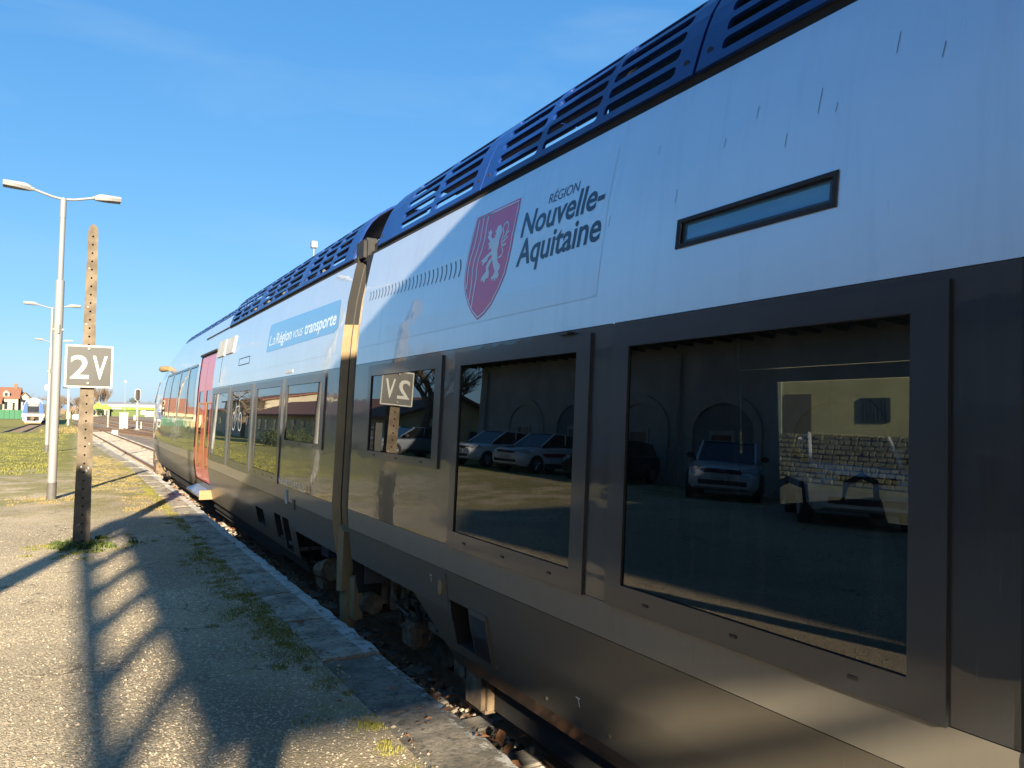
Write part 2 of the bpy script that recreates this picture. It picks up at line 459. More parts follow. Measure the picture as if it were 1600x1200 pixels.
# ---- platform: gravelled asphalt, moss and grass
def platform_material():
    m, n, l, b = newmat('gravelled_asphalt')
    v = pos(n, l)
    sep = n.new('ShaderNodeSeparateXYZ'); l.new(v, sep.inputs[0])
    X, Y = sep.outputs[0], sep.outputs[1]
    base = mixc(n, l, ramp(n, l, noise(n, l, v, .9, 8, .72), .36, .62), (.215, .172, .113), (.39, .305, .183))
    fine = noise(n, l, v, 90, 3, .7)
    base = mixc(n, l, ramp(n, l, fine, .52, .72), base, (.62, .50, .315))
    # bare gravel wears through mostly away from the edge
    w = mth(n, l, 'ADD', mth(n, l, 'MULTIPLY', noise(n, l, v, .8, 5, .6), 1.6), mth(n, l, 'MULTIPLY', X, -.55))
    gm = ramp(n, l, w, .25, .95)
    g1 = vor(n, l, v, 42); s1 = n.new('ShaderNodeSeparateColor'); l.new(g1.outputs['Color'], s1.inputs[0])
    g2 = vor(n, l, v, 85); s2 = n.new('ShaderNodeSeparateColor'); l.new(g2.outputs['Color'], s2.inputs[0])
    stone = mixc(n, l, s1.outputs[1], (.40, .31, .185), (.76, .63, .43))
    stone2 = mixc(n, l, s2.outputs[1], (.35, .275, .17), (.70, .57, .375))
    t1 = mth(n, l, 'MULTIPLY', ramp(n, l, mth(n, l, 'ADD', s1.outputs[0], mth(n, l, 'MULTIPLY', gm, .34)), .93, .96), ramp(n, l, g1.outputs['Distance'], .55, .40))
    t2 = ramp(n, l, mth(n, l, 'ADD', s2.outputs[0], mth(n, l, 'MULTIPLY', gm, .75)), .78, .9)
    col = mixc(n, l, t2, base, stone2)
    col = mixc(n, l, t1, col, stone)
    # cracks
    wv = n.new('ShaderNodeVectorMath'); wv.operation = 'ADD'; l.new(v, wv.inputs[0])
    nz = n.new('ShaderNodeTexNoise'); nz.inputs['Scale'].default_value = 2.5; l.new(v, nz.inputs['Vector'])
    l.new(nz.outputs['Color'], wv.inputs[1])
    ck = vor(n, l, wv.outputs[0], .75, 'DISTANCE_TO_EDGE')
    crack = mth(n, l, 'MULTIPLY', ramp(n, l, ck.outputs['Distance'], .012, .004), ramp(n, l, noise(n, l, v, .9, 2), .48, .55))
    pt = ramp(n, l, noise(n, l, v, .33, 3, .5), .46, .54)
    col = mixc(n, l, mth(n, l, 'MULTIPLY', pt, .22), col, (.085, .075, .062))
    stn = ramp(n, l, noise(n, l, v, 3.2, 6, .7), .58, .72)
    col = mixc(n, l, mth(n, l, 'MULTIPLY', stn, .3), col, (.06, .053, .045))
    col = mixc(n, l, mth(n, l, 'MULTIPLY', crack, .6), col, (.05, .045, .04))
    # moss and grass: beyond the lamp post, and as a strip behind the coping
    ng = noise(n, l, v, .75, 6, .7)
    ga = mth(n, l, 'MULTIPLY', ramp(n, l, mth(n, l, 'ADD', Y, mth(n, l, 'MULTIPLY', ng, 14)), 27, 31), ramp(n, l, mth(n, l, 'ADD', X, mth(n, l, 'MULTIPLY', ng, -1.2)), -.1, -.75))
    strip = mth(n, l, 'MULTIPLY', ramp(n, l, X, .75, 1.2), ramp(n, l, noise(n, l, v, 2.3, 6, .75), .53, .66))
    far = mth(n, l, 'MULTIPLY', ramp(n, l, mth(n, l, 'ADD', Y, mth(n, l, 'MULTIPLY', ng, 8)), 16.5, 18.5), ramp(n, l, noise(n, l, v, 1.2, 6, .7), .42, .55))
    mk = mth(n, l, 'MAXIMUM', mth(n, l, 'MAXIMUM', ga, mth(n, l, 'MULTIPLY', strip, .75)), mth(n, l, 'MULTIPLY', far, .75))
    grc = mixc(n, l, ramp(n, l, noise(n, l, v, 1.1, 6, .7), .35, .65), (.21, .20, .03), (.38, .32, .10))
    grc = mixc(n, l, ramp(n, l, noise(n, l, v, 30, 3), .35, .7), grc, (.13, .13, .022))
    col = mixc(n, l, mth(n, l, 'MULTIPLY', mk, ramp(n, l, noise(n, l, v, 14, 4, .7), .25, .45)), col, grc)
    l.new(col, b.inputs['Base Color'])
    b.inputs['Roughness'].default_value = .92
    b.inputs['Specular IOR Level'].default_value = .25
    h = mth(n, l, 'ADD', mth(n, l, 'MULTIPLY', g1.outputs['Distance'], mth(n, l, 'MULTIPLY', t1, -1.0)), mth(n, l, 'MULTIPLY', fine, .9))
    h = mth(n, l, 'ADD', h, mth(n, l, 'MULTIPLY', g2.outputs['Distance'], -.4))
    bump(n, l, b, h, .012, 1.0)
    return m
M['asphalt'] = platform_material()
q = MB()
ys = refine([-40, 4.4, 12, 16, 48, 75, 140, 400], 3)
def plat_z(y): return 0.0 if y < 50 else max(-.66, -.66 * (y - 50) / 40)
rows = []
for y in ys:
    xe = edge_x(min(y, 48)) - .40 - (max(0, y - 48) * .004)
    z = plat_z(y); zl = z + .40 * min(1, max(0, (50 - y) / 8))
    rows.append([(-160, y, zl), (-7.6, y, zl), (-4, y, z), (-2, y, z), (xe, y, z), (xe, y, -.75)])
for r in rows: q.v += r
for i in range(len(rows) - 1):
    for j in range(5):
        a = i * 6 + j
        q.f.append((a, a + 1, a + 7, a + 6))
platform = q.build('platform', 'asphalt', kind='structure')
platform['label'] = 'gravelled asphalt platform with mossy worn edge'

# ---- coping slabs along the edge
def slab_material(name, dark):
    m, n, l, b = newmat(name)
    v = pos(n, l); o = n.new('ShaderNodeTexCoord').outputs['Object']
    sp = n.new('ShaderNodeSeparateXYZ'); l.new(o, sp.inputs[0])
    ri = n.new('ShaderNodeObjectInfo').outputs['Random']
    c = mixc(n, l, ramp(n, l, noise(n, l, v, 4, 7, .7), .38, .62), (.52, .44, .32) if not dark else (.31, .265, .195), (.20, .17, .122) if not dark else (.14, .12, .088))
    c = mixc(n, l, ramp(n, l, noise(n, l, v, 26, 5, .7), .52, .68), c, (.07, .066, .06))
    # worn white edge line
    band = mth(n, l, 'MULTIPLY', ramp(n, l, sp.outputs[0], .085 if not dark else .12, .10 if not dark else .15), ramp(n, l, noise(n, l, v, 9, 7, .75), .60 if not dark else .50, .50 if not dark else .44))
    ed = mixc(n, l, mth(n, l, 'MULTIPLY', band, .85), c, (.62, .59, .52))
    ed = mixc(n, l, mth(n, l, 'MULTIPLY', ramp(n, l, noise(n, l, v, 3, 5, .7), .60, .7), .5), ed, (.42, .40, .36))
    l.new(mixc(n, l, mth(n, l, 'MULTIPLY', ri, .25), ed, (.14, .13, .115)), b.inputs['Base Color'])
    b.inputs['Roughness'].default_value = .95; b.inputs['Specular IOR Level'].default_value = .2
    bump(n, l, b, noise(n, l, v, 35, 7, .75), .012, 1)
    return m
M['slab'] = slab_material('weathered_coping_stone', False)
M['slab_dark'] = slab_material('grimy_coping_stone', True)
me_s = {}
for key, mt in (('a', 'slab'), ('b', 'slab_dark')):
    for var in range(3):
        bm = bmesh.new(); bmesh.ops.create_grid(bm, x_segments=6, y_segments=12, size=.5)
        rr = random.Random(var * 7 + (key == 'b'))
        for p in bm.verts:
            ex = abs(p.co.x) > .49; ey = abs(p.co.y) > .49
            x, y = p.co.x * .40, p.co.y * .97
            if ex: x += rr.uniform(-.012, .006) * (1 if x > 0 else -1)
            if ey: y += rr.uniform(-.010, .002) * (1 if y > 0 else -1)
            p.co = Vector((x, y, rr.uniform(-.004, .003) - (.012 * rr.random() if ex or ey else 0)))
        ex = bmesh.ops.extrude_edge_only(bm, edges=[e for e in bm.edges if e.is_boundary])
        for p in ex['geom']:
            if isinstance(p, bmesh.types.BMVert): p.co.z = -.22
        bmesh.ops.recalc_face_normals(bm, faces=bm.faces[:])
        me = bpy.data.meshes.new('coping_slab'); bm.to_mesh(me); bm.free(); me.materials.append(M[mt]); me_s[key, var] = me
y = -6.0; i = 0
while y < 48:
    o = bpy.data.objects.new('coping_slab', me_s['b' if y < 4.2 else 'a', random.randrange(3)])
    COL.objects.link(o); o.parent = platform
    yc = y + .49
    ang = math.atan((edge_x(yc + .5) - edge_x(yc - .5)) / 1.0)
    o.location = (edge_x(yc) - .20 + random.uniform(-.008, .006), yc, .006 + random.uniform(-.006, .01) - (.012 if y < 4.2 else 0))
    o.rotation_euler = (random.uniform(-.006, .006), random.uniform(-.012, .006), -ang + random.uniform(-.006, .006))
    y += .985; i += 1
q = MB()      # masonry retaining wall under the slabs
for a, b2 in zip(refine([-6, 17, 48], 4), refine([-6, 17, 48], 4)[1:]):
    q.add([(edge_x(a) - .04, a, -.2), (edge_x(b2) - .04, b2, -.2), (edge_x(b2) - .04, b2, -.75), (edge_x(a) - .04, a, -.75)], [(0, 1, 2, 3)])
q.build('edge_wall', 'sleeper', platform)

# ---- tracks
def track(xc, y0, y1, shift, label, single):
    t = bpy.data.objects.new('railway_track', None); COL.objects.link(t); t.location = (xc, y0, -.6)
    t['kind'] = 'structure'; t['label'] = label
    yy = refine([y0, min(18, y1 - 1), y1], 4)
    for sgn in (-1, 1):
        prof = [(-.07, -.14), (.07, -.14), (.07, -.125), (.012, -.11), (.012, -.045), (.036, -.035), (.036, 0), (-.036, 0), (-.036, -.035), (-.012, -.045), (-.012, -.11), (-.07, -.125)]
        q = MB(); k = len(prof); o = 0
        for y in yy:
            x = xc + sgn * .7525 - shift(y)
            q.v += [(x + p[0], y, RAILZ + p[1]) for p in prof]
        for i in range(len(yy) - 1):
            for j in range(k):
                a, b2 = i * k + j, i * k + (j + 1) % k
                q.f.append((a, b2, b2 + k, a + k))
        r = q.build('rail', 'rail', t)
        q = MB()
        for i in range(len(yy)): 
            x = xc + sgn * .7525 - shift(yy[i]); q.v += [(x - .026, yy[i], RAILZ + .004), (x + .026, yy[i], RAILZ + .004)]
        for i in range(len(yy) - 1): q.f.append((2 * i, 2 * i + 1, 2 * i + 3, 2 * i + 2))
        q.build('rail_head', 'railtop', r)
    if single:
        q = MB(); q.bbox(-1.3, 1.3, -.12, .12, -.76, -.625, .02)
        q.bbox(-.86, -.64, -.09, .09, -.63, -.605, .008); q.bbox(.64, .86, -.09, .09, -.63, -.605, .008)
        for sx in (-.85, -.65, .65, .85): q.tube([(sx, .0, -.61), (sx, .0, -.565)], .02, 6)
        so = None; y = y0 + .3
        while y < y1 and y < 90:
            if so is None:
                so = q.build('sleeper', 'sleeper', t); ob = so
            else:
                ob = bpy.data.objects.new('sleeper', so.data); COL.objects.link(ob); attach(ob, t)
            ob.location = (xc - shift(y), y, random.uniform(-.01, .01)); ob.rotation_euler.z = random.uniform(-.012, .012)
            y += .62
    else:
        q = MB(); y = y0
        while y < y1:
            q.box(xc - 1.25 - shift(y), xc + 1.25 - shift(y), y - .12, y + .12, -.74, -.63); y += .65
        q.build('sleepers', 'timber', t, kind='stuff')
    return t
track(3.53, -6, 320, off, 'platform track running under the train and on into the distance', True)
track(8.0, 20, 320, off, 'second running track to the right of the platform track', False)
track(12.6, 20, 330, off, 'third track on the station yard', False)
track(17.0, 20, 330, off, 'outermost track on the far side of the yard', False)
track(8.0, 62, 125, lambda y: off(y) + 4.47 * (lambda t: t * t * (3 - 2 * t))(min(1, max(0, (y - 62) / 60))), 'crossover track slanting between the two running lines', False)
track(-5.0, 60, 330, lambda y: 0, 'siding track under the blue fronted train', False)

# ballast stones and fallen leaves in the gap between platform and rail
def stones(name, n, fx, mat, label, cat=None, seed=1, sub=1):
    rr = random.Random(seed); q = MB()
    base = [(1, 0, 0), (-1, 0, 0), (0, 1, 0), (0, -1, 0), (0, 0, 1), (0, 0, -1)]
    fs = [(0, 2, 4), (2, 1, 4), (1, 3, 4), (3, 0, 4), (2, 0, 5), (1, 2, 5), (3, 1, 5), (0, 3, 5)]
    for i in range(n):
        c, s = fx(rr); a = rr.uniform(0, 6.28); ca, sa = math.cos(a), math.sin(a)
        kx, ky, kz = rr.uniform(.7, 1.3), rr.uniform(.6, 1.1), rr.uniform(.4, .8)
        vs = []
        for p in base:
            x, y, z = p[0] * kx * s * rr.uniform(.8, 1.15), p[1] * ky * s * rr.uniform(.8, 1.15), p[2] * kz * s
            vs.append((c[0] + x * ca - y * sa, c[1] + x * sa + y * ca, c[2] + z))
        q.add(vs, fs)
    o = q.build(name, mat, kind='stuff'); tag(o, label, cat or 'gravel'); return o
stones('track_ballast', 5200, lambda r: ((r.uniform(1.82, 3.4), r.uniform(.5, 16), -.70 + r.uniform(0, .04)), r.uniform(.018, .04)), 'pebble', 'crushed stone ballast beside the rail in the gap below the platform', 'ballast', 3)
stones('platform_gravel', 15000, lambda r: ((r.uniform(-2.6, .62) if r.random() < .75 else r.uniform(.3, 1.5), 2.9 + 9 * r.random() ** 1.5, .001), r.uniform(.003, .0085) * (1 if r.random() < .95 else 1.9)), 'pebble', 'pale loose pebbles scattered over the platform asphalt', 'gravel', 5)
stones('edge_gravel', 3600, lambda r: ((1.36 - abs(r.gauss(0, .16)), r.uniform(4.2, 10.5), .001), r.uniform(.003, .010)), 'pebble', 'small stones and grit gathered behind the coping slabs', 'gravel', 6)

q = MB(); rr = random.Random(11)
for i in range(9000):
    y = .6 + 24 * rr.random() ** 1.5; x = edge_x(y) + .02 + abs(rr.gauss(0, .26))
    if rr.random() < .02: x = edge_x(y) - rr.uniform(0.02, .35); z0 = .02
    elif x > 2.72: continue
    else: z0 = -.565 + .10 * max(0, 1 - (x - edge_x(y)) / .5) + rr.uniform(0, .05) + .03 * math.sin(y * 5)
    if z0 > 0 and rr.random() < .8: continue
    s = rr.uniform(.03, .075); a = rr.uniform(0, 6.28); ca, sa = math.cos(a), math.sin(a); tx, ty = rr.uniform(-.5, .5), rr.uniform(-.5, .5)
    if z0 > 0: s *= .6; tx *= .3; ty *= .3
    pts = [(-1, 0, 0), (-.45, .42, .18), (.1, .55, .22), (.4, .25, .08), (1, 0, .12), (.4, -.25, .08), (.1, -.55, .22), (-.45, -.42, .18), (-.2, 0, -.04)]
    vs = []
    for px, py, pz in pts:
        px *= rr.uniform(.85, 1.15); X, Y2 = px * s, py * s
        vs.append((x + X * ca - Y2 * sa, y + X * sa + Y2 * ca, z0 + pz * s + X * tx + Y2 * ty))
    q.add(vs, [(8, k, (k + 1) % 8) for k in range(8)])
rl = random.Random(14)
for i in range(260):      # a few more lying on the mossy strip and slabs
    y = rl.uniform(3.2, 12); x = edge_x(y) - abs(rl.gauss(.35, .25)); s = rl.uniform(.012, .03); a = rl.uniform(0, 6.28); ca, sa = math.cos(a), math.sin(a)
    if rl.random() < .7: continue
    q.add([(x + s * ca, y + s * sa, .022), (x - s * sa * .5, y + s * ca * .5, .03), (x - s * ca, y - s * sa, .02), (x + s * sa * .5, y - s * ca * .5, .024)], [(0, 1, 2, 3)])
o = q.build('fallen_leaves', 'leaf', kind='stuff'); tag(o, 'brown fallen leaves drifted in the gap between platform and train', 'leaves')

def blades(name, spots, mat, label, hmin, hmax, seed, w=.004, lean=.6):
    rr = random.Random(seed); q = MB()
    for (x, y, z, rad, cnt) in spots:
        for i in range(cnt):
            a = rr.uniform(0, 6.28); d = rad * math.sqrt(rr.random()); px, py = x + d * math.cos(a), y + d * math.sin(a)
            h = rr.uniform(hmin, hmax) * (1.15 - .6 * d / rad); b2 = rr.uniform(0, 6.28); ln = rr.uniform(.1, lean) * h
            dx, dy = math.cos(b2), math.sin(b2); ww = w * rr.uniform(.7, 1.4)
            q.add([(px - dy * ww, py + dx * ww, z), (px + dy * ww, py - dx * ww, z), (px + dx * ln * .4 - dy * ww * .7, py + dy * ln * .4 + dx * ww * .7, z + h * .6),
                   (px + dx * ln * .4 + dy * ww * .7, py + dy * ln * .4 - dx * ww * .7, z + h * .6), (px + dx * ln, py + dy * ln, z + h * .92)],
                  [(0, 1, 3, 2), (2, 3, 4)])
    o = q.build(name, mat, kind='stuff'); tag(o, label, 'grass'); return o
rr = random.Random(21)
sp = []
for i in range(210):
    y = rr.uniform(3.0, 17) if rr.random() < .75 else rr.uniform(15, 26)
    sp.append((edge_x(y) - .42 - abs(rr.gauss(0, .10)), y, -.002, rr.uniform(.03, .12), rr.randint(25, 90)))
for i in range(110):
    y = rr.choice((rr.gauss(6.6, .55), rr.gauss(5.4, .5), rr.gauss(8.6, .9))); sp.append((edge_x(y) - .43 - abs(rr.gauss(0, .16)), y, -.003, rr.uniform(.05, .13), rr.randint(40, 90)))
blades('mossy_grass', sp, 'grass', 'short mossy grass growing behind the coping slabs', .008, .035, 5, .003)
sp = []
for i in range(420):
    y = rr.uniform(13, 30); x = rr.uniform(.25, edge_x(y) - .45) + .2 * math.sin(y)
    if x > edge_x(y) - .42 or (x < .75 and y < 17): continue
    sp.append((x, y, -.002, rr.uniform(.05, .2), 40))
blades('straw_grass', sp, 'grass_dry', 'yellowed short grass strip along the far platform edge', .01, .04, 6, .004)
sp = [(.13 + rr.gauss(0, .17), 10.22 + rr.gauss(0, .22), 0, rr.uniform(.04, .10), 55) for i in range(46)]
blades('post_weeds', sp, 'weed', 'green tuft of weeds round the foot of the concrete post', .02, .085, 7, .006, .9)
sp = [(.11 + rr.gauss(0, .32), 10.1 + rr.gauss(0, .42), -.002, rr.uniform(.06, .12), 55) for i in range(40)]
blades('post_moss', sp, 'grass', 'yellow green moss spread around the concrete post foot', .008, .03, 8, .005)
sp = [(-.32 + rr.gauss(0, .25), 15.6 + rr.gauss(0, .35), -.002, rr.uniform(.06, .14), 40) for i in range(30)]
blades('lamp_grass', sp, 'grass_dry', 'thin dry grass round the foot of the nearest lamp post', .01, .05, 9, .005)
sp = []
for i in range(900):
    y = 22 + 50 * rr.random() ** 1.4; x = -.5 - rr.random() * (3 + y * .10)
    sp.append((x, y, plat_z(y) - .003, rr.uniform(.15, .5), 26))
blades('verge_grass', sp, 'verge', 'green winter grass verge beyond the lamp posts', .02, .08, 10, .012)
sp = [(-.65 + rr.gauss(0, .7), 80 + rr.gauss(0, 2.5), -.7, rr.uniform(.2, .5), 40) for i in range(90)]
blades('straw_clump', sp, 'grass_dry', 'tall straw coloured grass clump beside the track far off', .35, .95, 12, .02)
# ================================================================== THE TRAIN
XC = 3.53                                  # centre line of the platform track
PZ = [-.2, -.1, .1, .36, .62, .8, 2.0, 2.3, 2.65, 2.95, 3.02, 3.3]
PX = [2.24, 2.19, 2.15, 2.09, 2.055, 2.045, 2.087, 2.108, 2.15, 2.21, 2.228, 2.33]
def prof(z): return lerp(PZ, PX, z)
train = thing('regional_train', 'silver and anthracite regional train with blue roof louvres stopped at the platform', 'train', (XC, 6.45, RAILZ))

NOSE0, NOSE1 = 18.0, 29.4
def yend(z): return lerp([-.2, .4, 1.0, 1.7, 2.3, 2.8, 3.1, 3.3], [27.6, 28.8, 29.3, 29.4, 28.3, 26.6, 24.8, 23.2], z)
def P_near(y, z, o=0.0): return (prof(z) - o, y, z)
def P_far(y, z, o=0.0):
    if y <= NOSE0: return (prof(z) - o, y, z)
    s = (y - NOSE0) / (NOSE1 - NOSE0)
    ins = (XC - prof(z)) * (1 - (1 - s ** 6) ** (1 / 2.2))
    return (prof(z) + ins - o, NOSE0 + s * (yend(z) - NOSE0), z)

def sheet(name, P, ys, zs, holes, mat, parent, mirror=False, ystep=1.2, zstep=.12, o=0.0):
    hy = [h[0] for h in holes] + [h[1] for h in holes]; hz = [h[2] for h in holes] + [h[3] for h in holes]
    Y = refine(list(ys) + [h for h in hy if ys[0] < h < ys[-1]], ystep); Z = refine(list(zs) + [h for h in hz if zs[0] < h < zs[-1]], zstep)
    q = MB(); idx = {}
    def vid(i, j):
        if (i, j) not in idx:
            p = P(Y[i], Z[j], o)
            if mirror: p = (2 * XC - p[0], p[1], p[2])
            idx[i, j] = len(q.v); q.v.append(p)
        return idx[i, j]
    for i in range(len(Y) - 1):
        for j in range(len(Z) - 1):
            cy, cz = (Y[i] + Y[i + 1]) / 2, (Z[j] + Z[j + 1]) / 2
            if any(h[0] < cy < h[1] and h[2] < cz < h[3] for h in holes): continue
            q.f.append((vid(i, j), vid(i + 1, j), vid(i + 1, j + 1), vid(i, j + 1)))
    return q.build(name, mat, parent, smooth=30)

# window list: frame y0 y1 z0 z1, glass y0 y1 z0 z1
NW = [((1.15, 2.64, .785, 2.0), (1.26, 2.53, .885, 1.915)), ((2.81, 4.25, .785, 2.0), (2.92, 4.17, .885, 1.915)), ((4.45, 5.87, 1.25, 2.0), (4.55, 5.80, 1.31, 1.915)),
      ((-.75, .74, .785, 2.0), (-.64, .63, .885, 1.915)), ((-2.42, -.93, .785, 2.0), (-2.31, -1.04, .885, 1.915))]
FW = [((7.10, 8.66, 1.25, 2.0), (7.22, 8.58, 1.30, 1.915)), ((8.80, 10.32, .785, 2.0), (8.92, 10.22, .885, 1.915)), ((10.50, 12.14, .785, 2.0), (10.62, 12.04, .885, 1.915)),
      ((12.30, 13.92, .785, 2.0), (12.42, 13.82, .885, 1.915))]
CW = [(16.35, 17.55), (17.75, 19.25), (19.5, 21.1), (21.4, 22.9)]
N0, N1, F0 = -4.0, 6.24, 6.70
DOOR = (14.12, 15.95)

def windowset(lst, P, mirror):
    for fr, gl in lst:
        q = MB(); oo = .013
        def V(y, z, o):
            p = P(y, z, o); return (2 * XC - p[0], p[1], p[2]) if mirror else p
        Y = [fr[0], gl[0], gl[1], fr[1]]; Z = refine([fr[2], gl[2], gl[3], fr[3]], .13)
        grid = {}
        for i, y in enumerate(Y):
            for j, z in enumerate(Z):
                grid[i, j] = len(q.v); q.v.append(V(y, z, oo))
        for i in range(3):
            for j in range(len(Z) - 1):
                if i == 1 and gl[2] < (Z[j] + Z[j + 1]) / 2 < gl[3]: continue
                q.f.append((grid[i, j], grid[i + 1, j], grid[i + 1, j + 1], grid[i, j + 1]))
        def rim(ya, yb, za, zb, o0, o1):
            zz = refine([za, zb], .13)
            for y in (ya, yb):
                for z0, z1 in zip(zz, zz[1:]): q.add([V(y, z0, o0), V(y, z0, o1), V(y, z1, o1), V(y, z1, o0)], [(0, 1, 2, 3)])
            for z in (za, zb): q.add([V(ya, z, o0), V(ya, z, o1), V(yb, z, o1), V(yb, z, o0)], [(0, 1, 2, 3)])
        rim(fr[0], fr[1], fr[2], fr[3], oo, -.004)
        w = q.build('window', 'frame', train)
        q2 = MB(); q, sv = q2, q
        rim(gl[0], gl[1], gl[2], gl[3], oo - .001, -.004)
        q.build('gasket', 'rubber', w)
        g = MB(); e = .003
        g.add([V(gl[0] + .004, gl[2] + .004, e), V(gl[1] - .004, gl[2] + .004, e), V(gl[1] - .004, gl[3] - .004, e), V(gl[0] + .004, gl[3] - .004, e)], [(0, 1, 2, 3)])
        g.build('pane', 'glass' if not mirror else 'glass_far', w)
        if not mirror:
            for k in (.13, .5, .87):
                yy = gl[0] + (gl[1] - gl[0]) * k; zz = (fr[2] + gl[2]) / 2
                p = V(yy, zz, oo); d = MB(); d.box(p[0] - .003, p[0] + .006, yy - .016, yy + .016, zz - .005, zz + .005); d.build('drain_slot', 'rubber', w)

for mirror in (False, True):
    # near carriage shell in paint bands
    hn = [(g[0], g[1], g[2], g[3]) for f, g in NW]
    slit = (1.545, 2.255, 2.315, 2.405)
    sheet('upper_panel', P_near, [N0, N1], [2.03, 2.65, 3.02], [slit], 'white', train, mirror)
    sheet('window_band', P_near, [N0, N1], [.79, 2.027], hn, 'dark', train, mirror)
    sheet('stripe_panel', P_near, [N0, N1], [.625, .787], [], 'stripe', train, mirror)
    sheet('skirt', P_near, [N0, 4.30], [.10, .622], [(4.02, 4.28, .16, .44)], 'skirt', train, mirror)
    sheet('skirt', P_near, [4.30, N1], [.36, .622], [], 'skirt', train, mirror)
    q = MB()
    def mv(p): return (2 * XC - p[0], p[1], p[2]) if mirror else p
    q.add([mv(P_near(4.30, .10)), mv(P_near(4.45, .10)), mv(P_near(4.88, .36)), mv(P_near(4.30, .36))], [(0, 1, 2, 3)])
    q.add([mv(P_near(N0, .10)), mv(P_near(4.45, .10)), mv(P_near(4.45, -.02, -.05)), mv(P_near(N0, -.02, -.05))], [(0, 1, 2, 3)])
    q.build('skirt_lip', 'skirt', train)
    windowset(NW, P_near, mirror)
    # far carriage with cab
    hf = [(g[0], g[1], g[2], g[3]) for f, g in FW]
    def ztop(y): return 3.02
    sheet('upper_panel', P_far, [F0, DOOR[0]], [2.03, 2.65, 3.02], [], 'white', train, mirror)
    sheet('upper_panel', P_far, [DOOR[0], DOOR[1]], [2.70, 3.02], [], 'white', train, mirror)
    sheet('cab_panel', P_far, [DOOR[1], NOSE0, NOSE1], [1.40, 2.65, 3.02, 3.3], [(a, b, 1.45, 2.58) for a, b in CW], 'white', train, mirror, ystep=.5)
    sheet('roof_fairing', P_far, [13.3, DOOR[1]], [3.022, 3.3], [], 'white', train, mirror)
    sheet('window_band', P_far, [F0, DOOR[0]], [.79, 2.027], hf, 'dark', train, mirror)
    sheet('cab_lower_panel', P_far, [DOOR[1], NOSE0, NOSE1], [.79, 1.397], [], 'dark', train, mirror, ystep=.5)
    sheet('stripe_panel', P_far, [F0, DOOR[0]], [.625, .787], [], 'stripe', train, mirror)
    sheet('stripe_panel', P_far, [DOOR[1], NOSE0, NOSE1], [.625, .787], [], 'stripe', train, mirror, ystep=.5)
    sheet('skirt', P_far, [F0, 8.15], [.33, .622], [], 'skirt', train, mirror)
    sheet('skirt', P_far, [8.15, DOOR[0]], [.03, .622], [(8.42, 8.72, .05, .42), (8.80, 9.12, .13, .42), (9.75, 10.2, .17, .38)], 'skirt', train, mirror)
    sheet('skirt', P_far, [DOOR[1], NOSE0, 26.6], [.10, .622], [], 'skirt', train, mirror, ystep=.5)
    sheet('nose_apron', P_far, [26.6, NOSE1], [.36, .622], [], 'skirt', train, mirror, ystep=.4)
    sheet('door_sill', P_far, [DOOR[0], DOOR[1]], [.03, .30], [], 'skirt', train, mirror)
    sheet('sole_bar', P_far, [8.15, 26.2], [-.14, .026], [], 'black', train, mirror, o=-.06, ystep=1)
    windowset(FW, P_far, mirror)
    # cab side glazing
    for a, b2 in CW:
        w = sheet('cab_window', P_far, [a + .05, b2 - .05], [1.50, 2.53], [], 'glass', train, mirror, ystep=.4, o=-.006)
        q = MB(); zz = refine([1.45, 2.58], .14); yy = refine([a, b2], .4)
        for (y0, y1) in ((a, a + .05), (b2 - .05, b2)):
            for z0, z1 in zip(zz, zz[1:]): q.add([mv(P_far(y0, z0, .008)), mv(P_far(y1, z0, .008)), mv(P_far(y1, z1, .008)), mv(P_far(y0, z1, .008))], [(0, 1, 2, 3)])
        for (z0, z1) in ((1.45, 1.50), (2.53, 2.58)):
            for y0, y1 in zip(yy, yy[1:]): q.add([mv(P_far(y0, z0, .009)), mv(P_far(y1, z0, .009)), mv(P_far(y1, z1, .009)), mv(P_far(y0, z1, .009))], [(0, 1, 2, 3)])
        q.build('window_frame', 'frame', w)
    # double-leaf passenger door
    d = train
    ym = (DOOR[0] + DOOR[1]) / 2
    for (y0, y1) in ((DOOR[0] + .02, ym - .008), (ym + .008, DOOR[1] - .02)):
        leaf = sheet('door_leaf', P_far, [y0, y1], [.31, 2.69], [(y0 + .2, y1 - .2, .95, 2.0)], 'door', train, mirror, o=-.012)
        sheet('door_pane', P_far, [y0 + .2, y1 - .2], [.95, 2.0], [], 'glass', leaf, mirror, o=-.02)
        q = MB(); yh = y0 + .16
        q.tube([mv(P_far(yh, z, .05)) for z in (.62, .9, 1.2, 1.5, 1.78)], .015, 8)
        for z in (.64, 1.76): q.tube([mv(P_far(yh, z, .05)), mv(P_far(yh, z, -.01))], .014, 6)
        q.build('handrail', 'brass', leaf, smooth=True)
    for y in DOOR:
        q = MB(); q.add([mv(P_far(y - .02, .30, .004)), mv(P_far(y + .02, .30, .004)), mv(P_far(y + .02, 2.7, .004)), mv(P_far(y - .02, 2.7, .004))], [(0, 1, 2, 3)])
        q.build('door_seal', 'rubber', train)
    q = MB(); p = mv(P_far(15, 2.72, .03)); q.box(min(p[0], p[0] + .08), max(p[0], p[0] + .03), DOOR[0] - .08, DOOR[1] + .08, 2.70, 2.735); q.build('rain_strip', 'rubber', train)

# step below the door, near side only
q = MB(); q.prism([(2.16, .20), (1.94, .12), (1.94, .085), (2.16, .06)], 'y', 14.2, 15.9)
q.build('door_step', 'step', train)
bx('step_end', 'endcap', train, 1.935, 2.17, 14.16, 14.195, .05, .21)

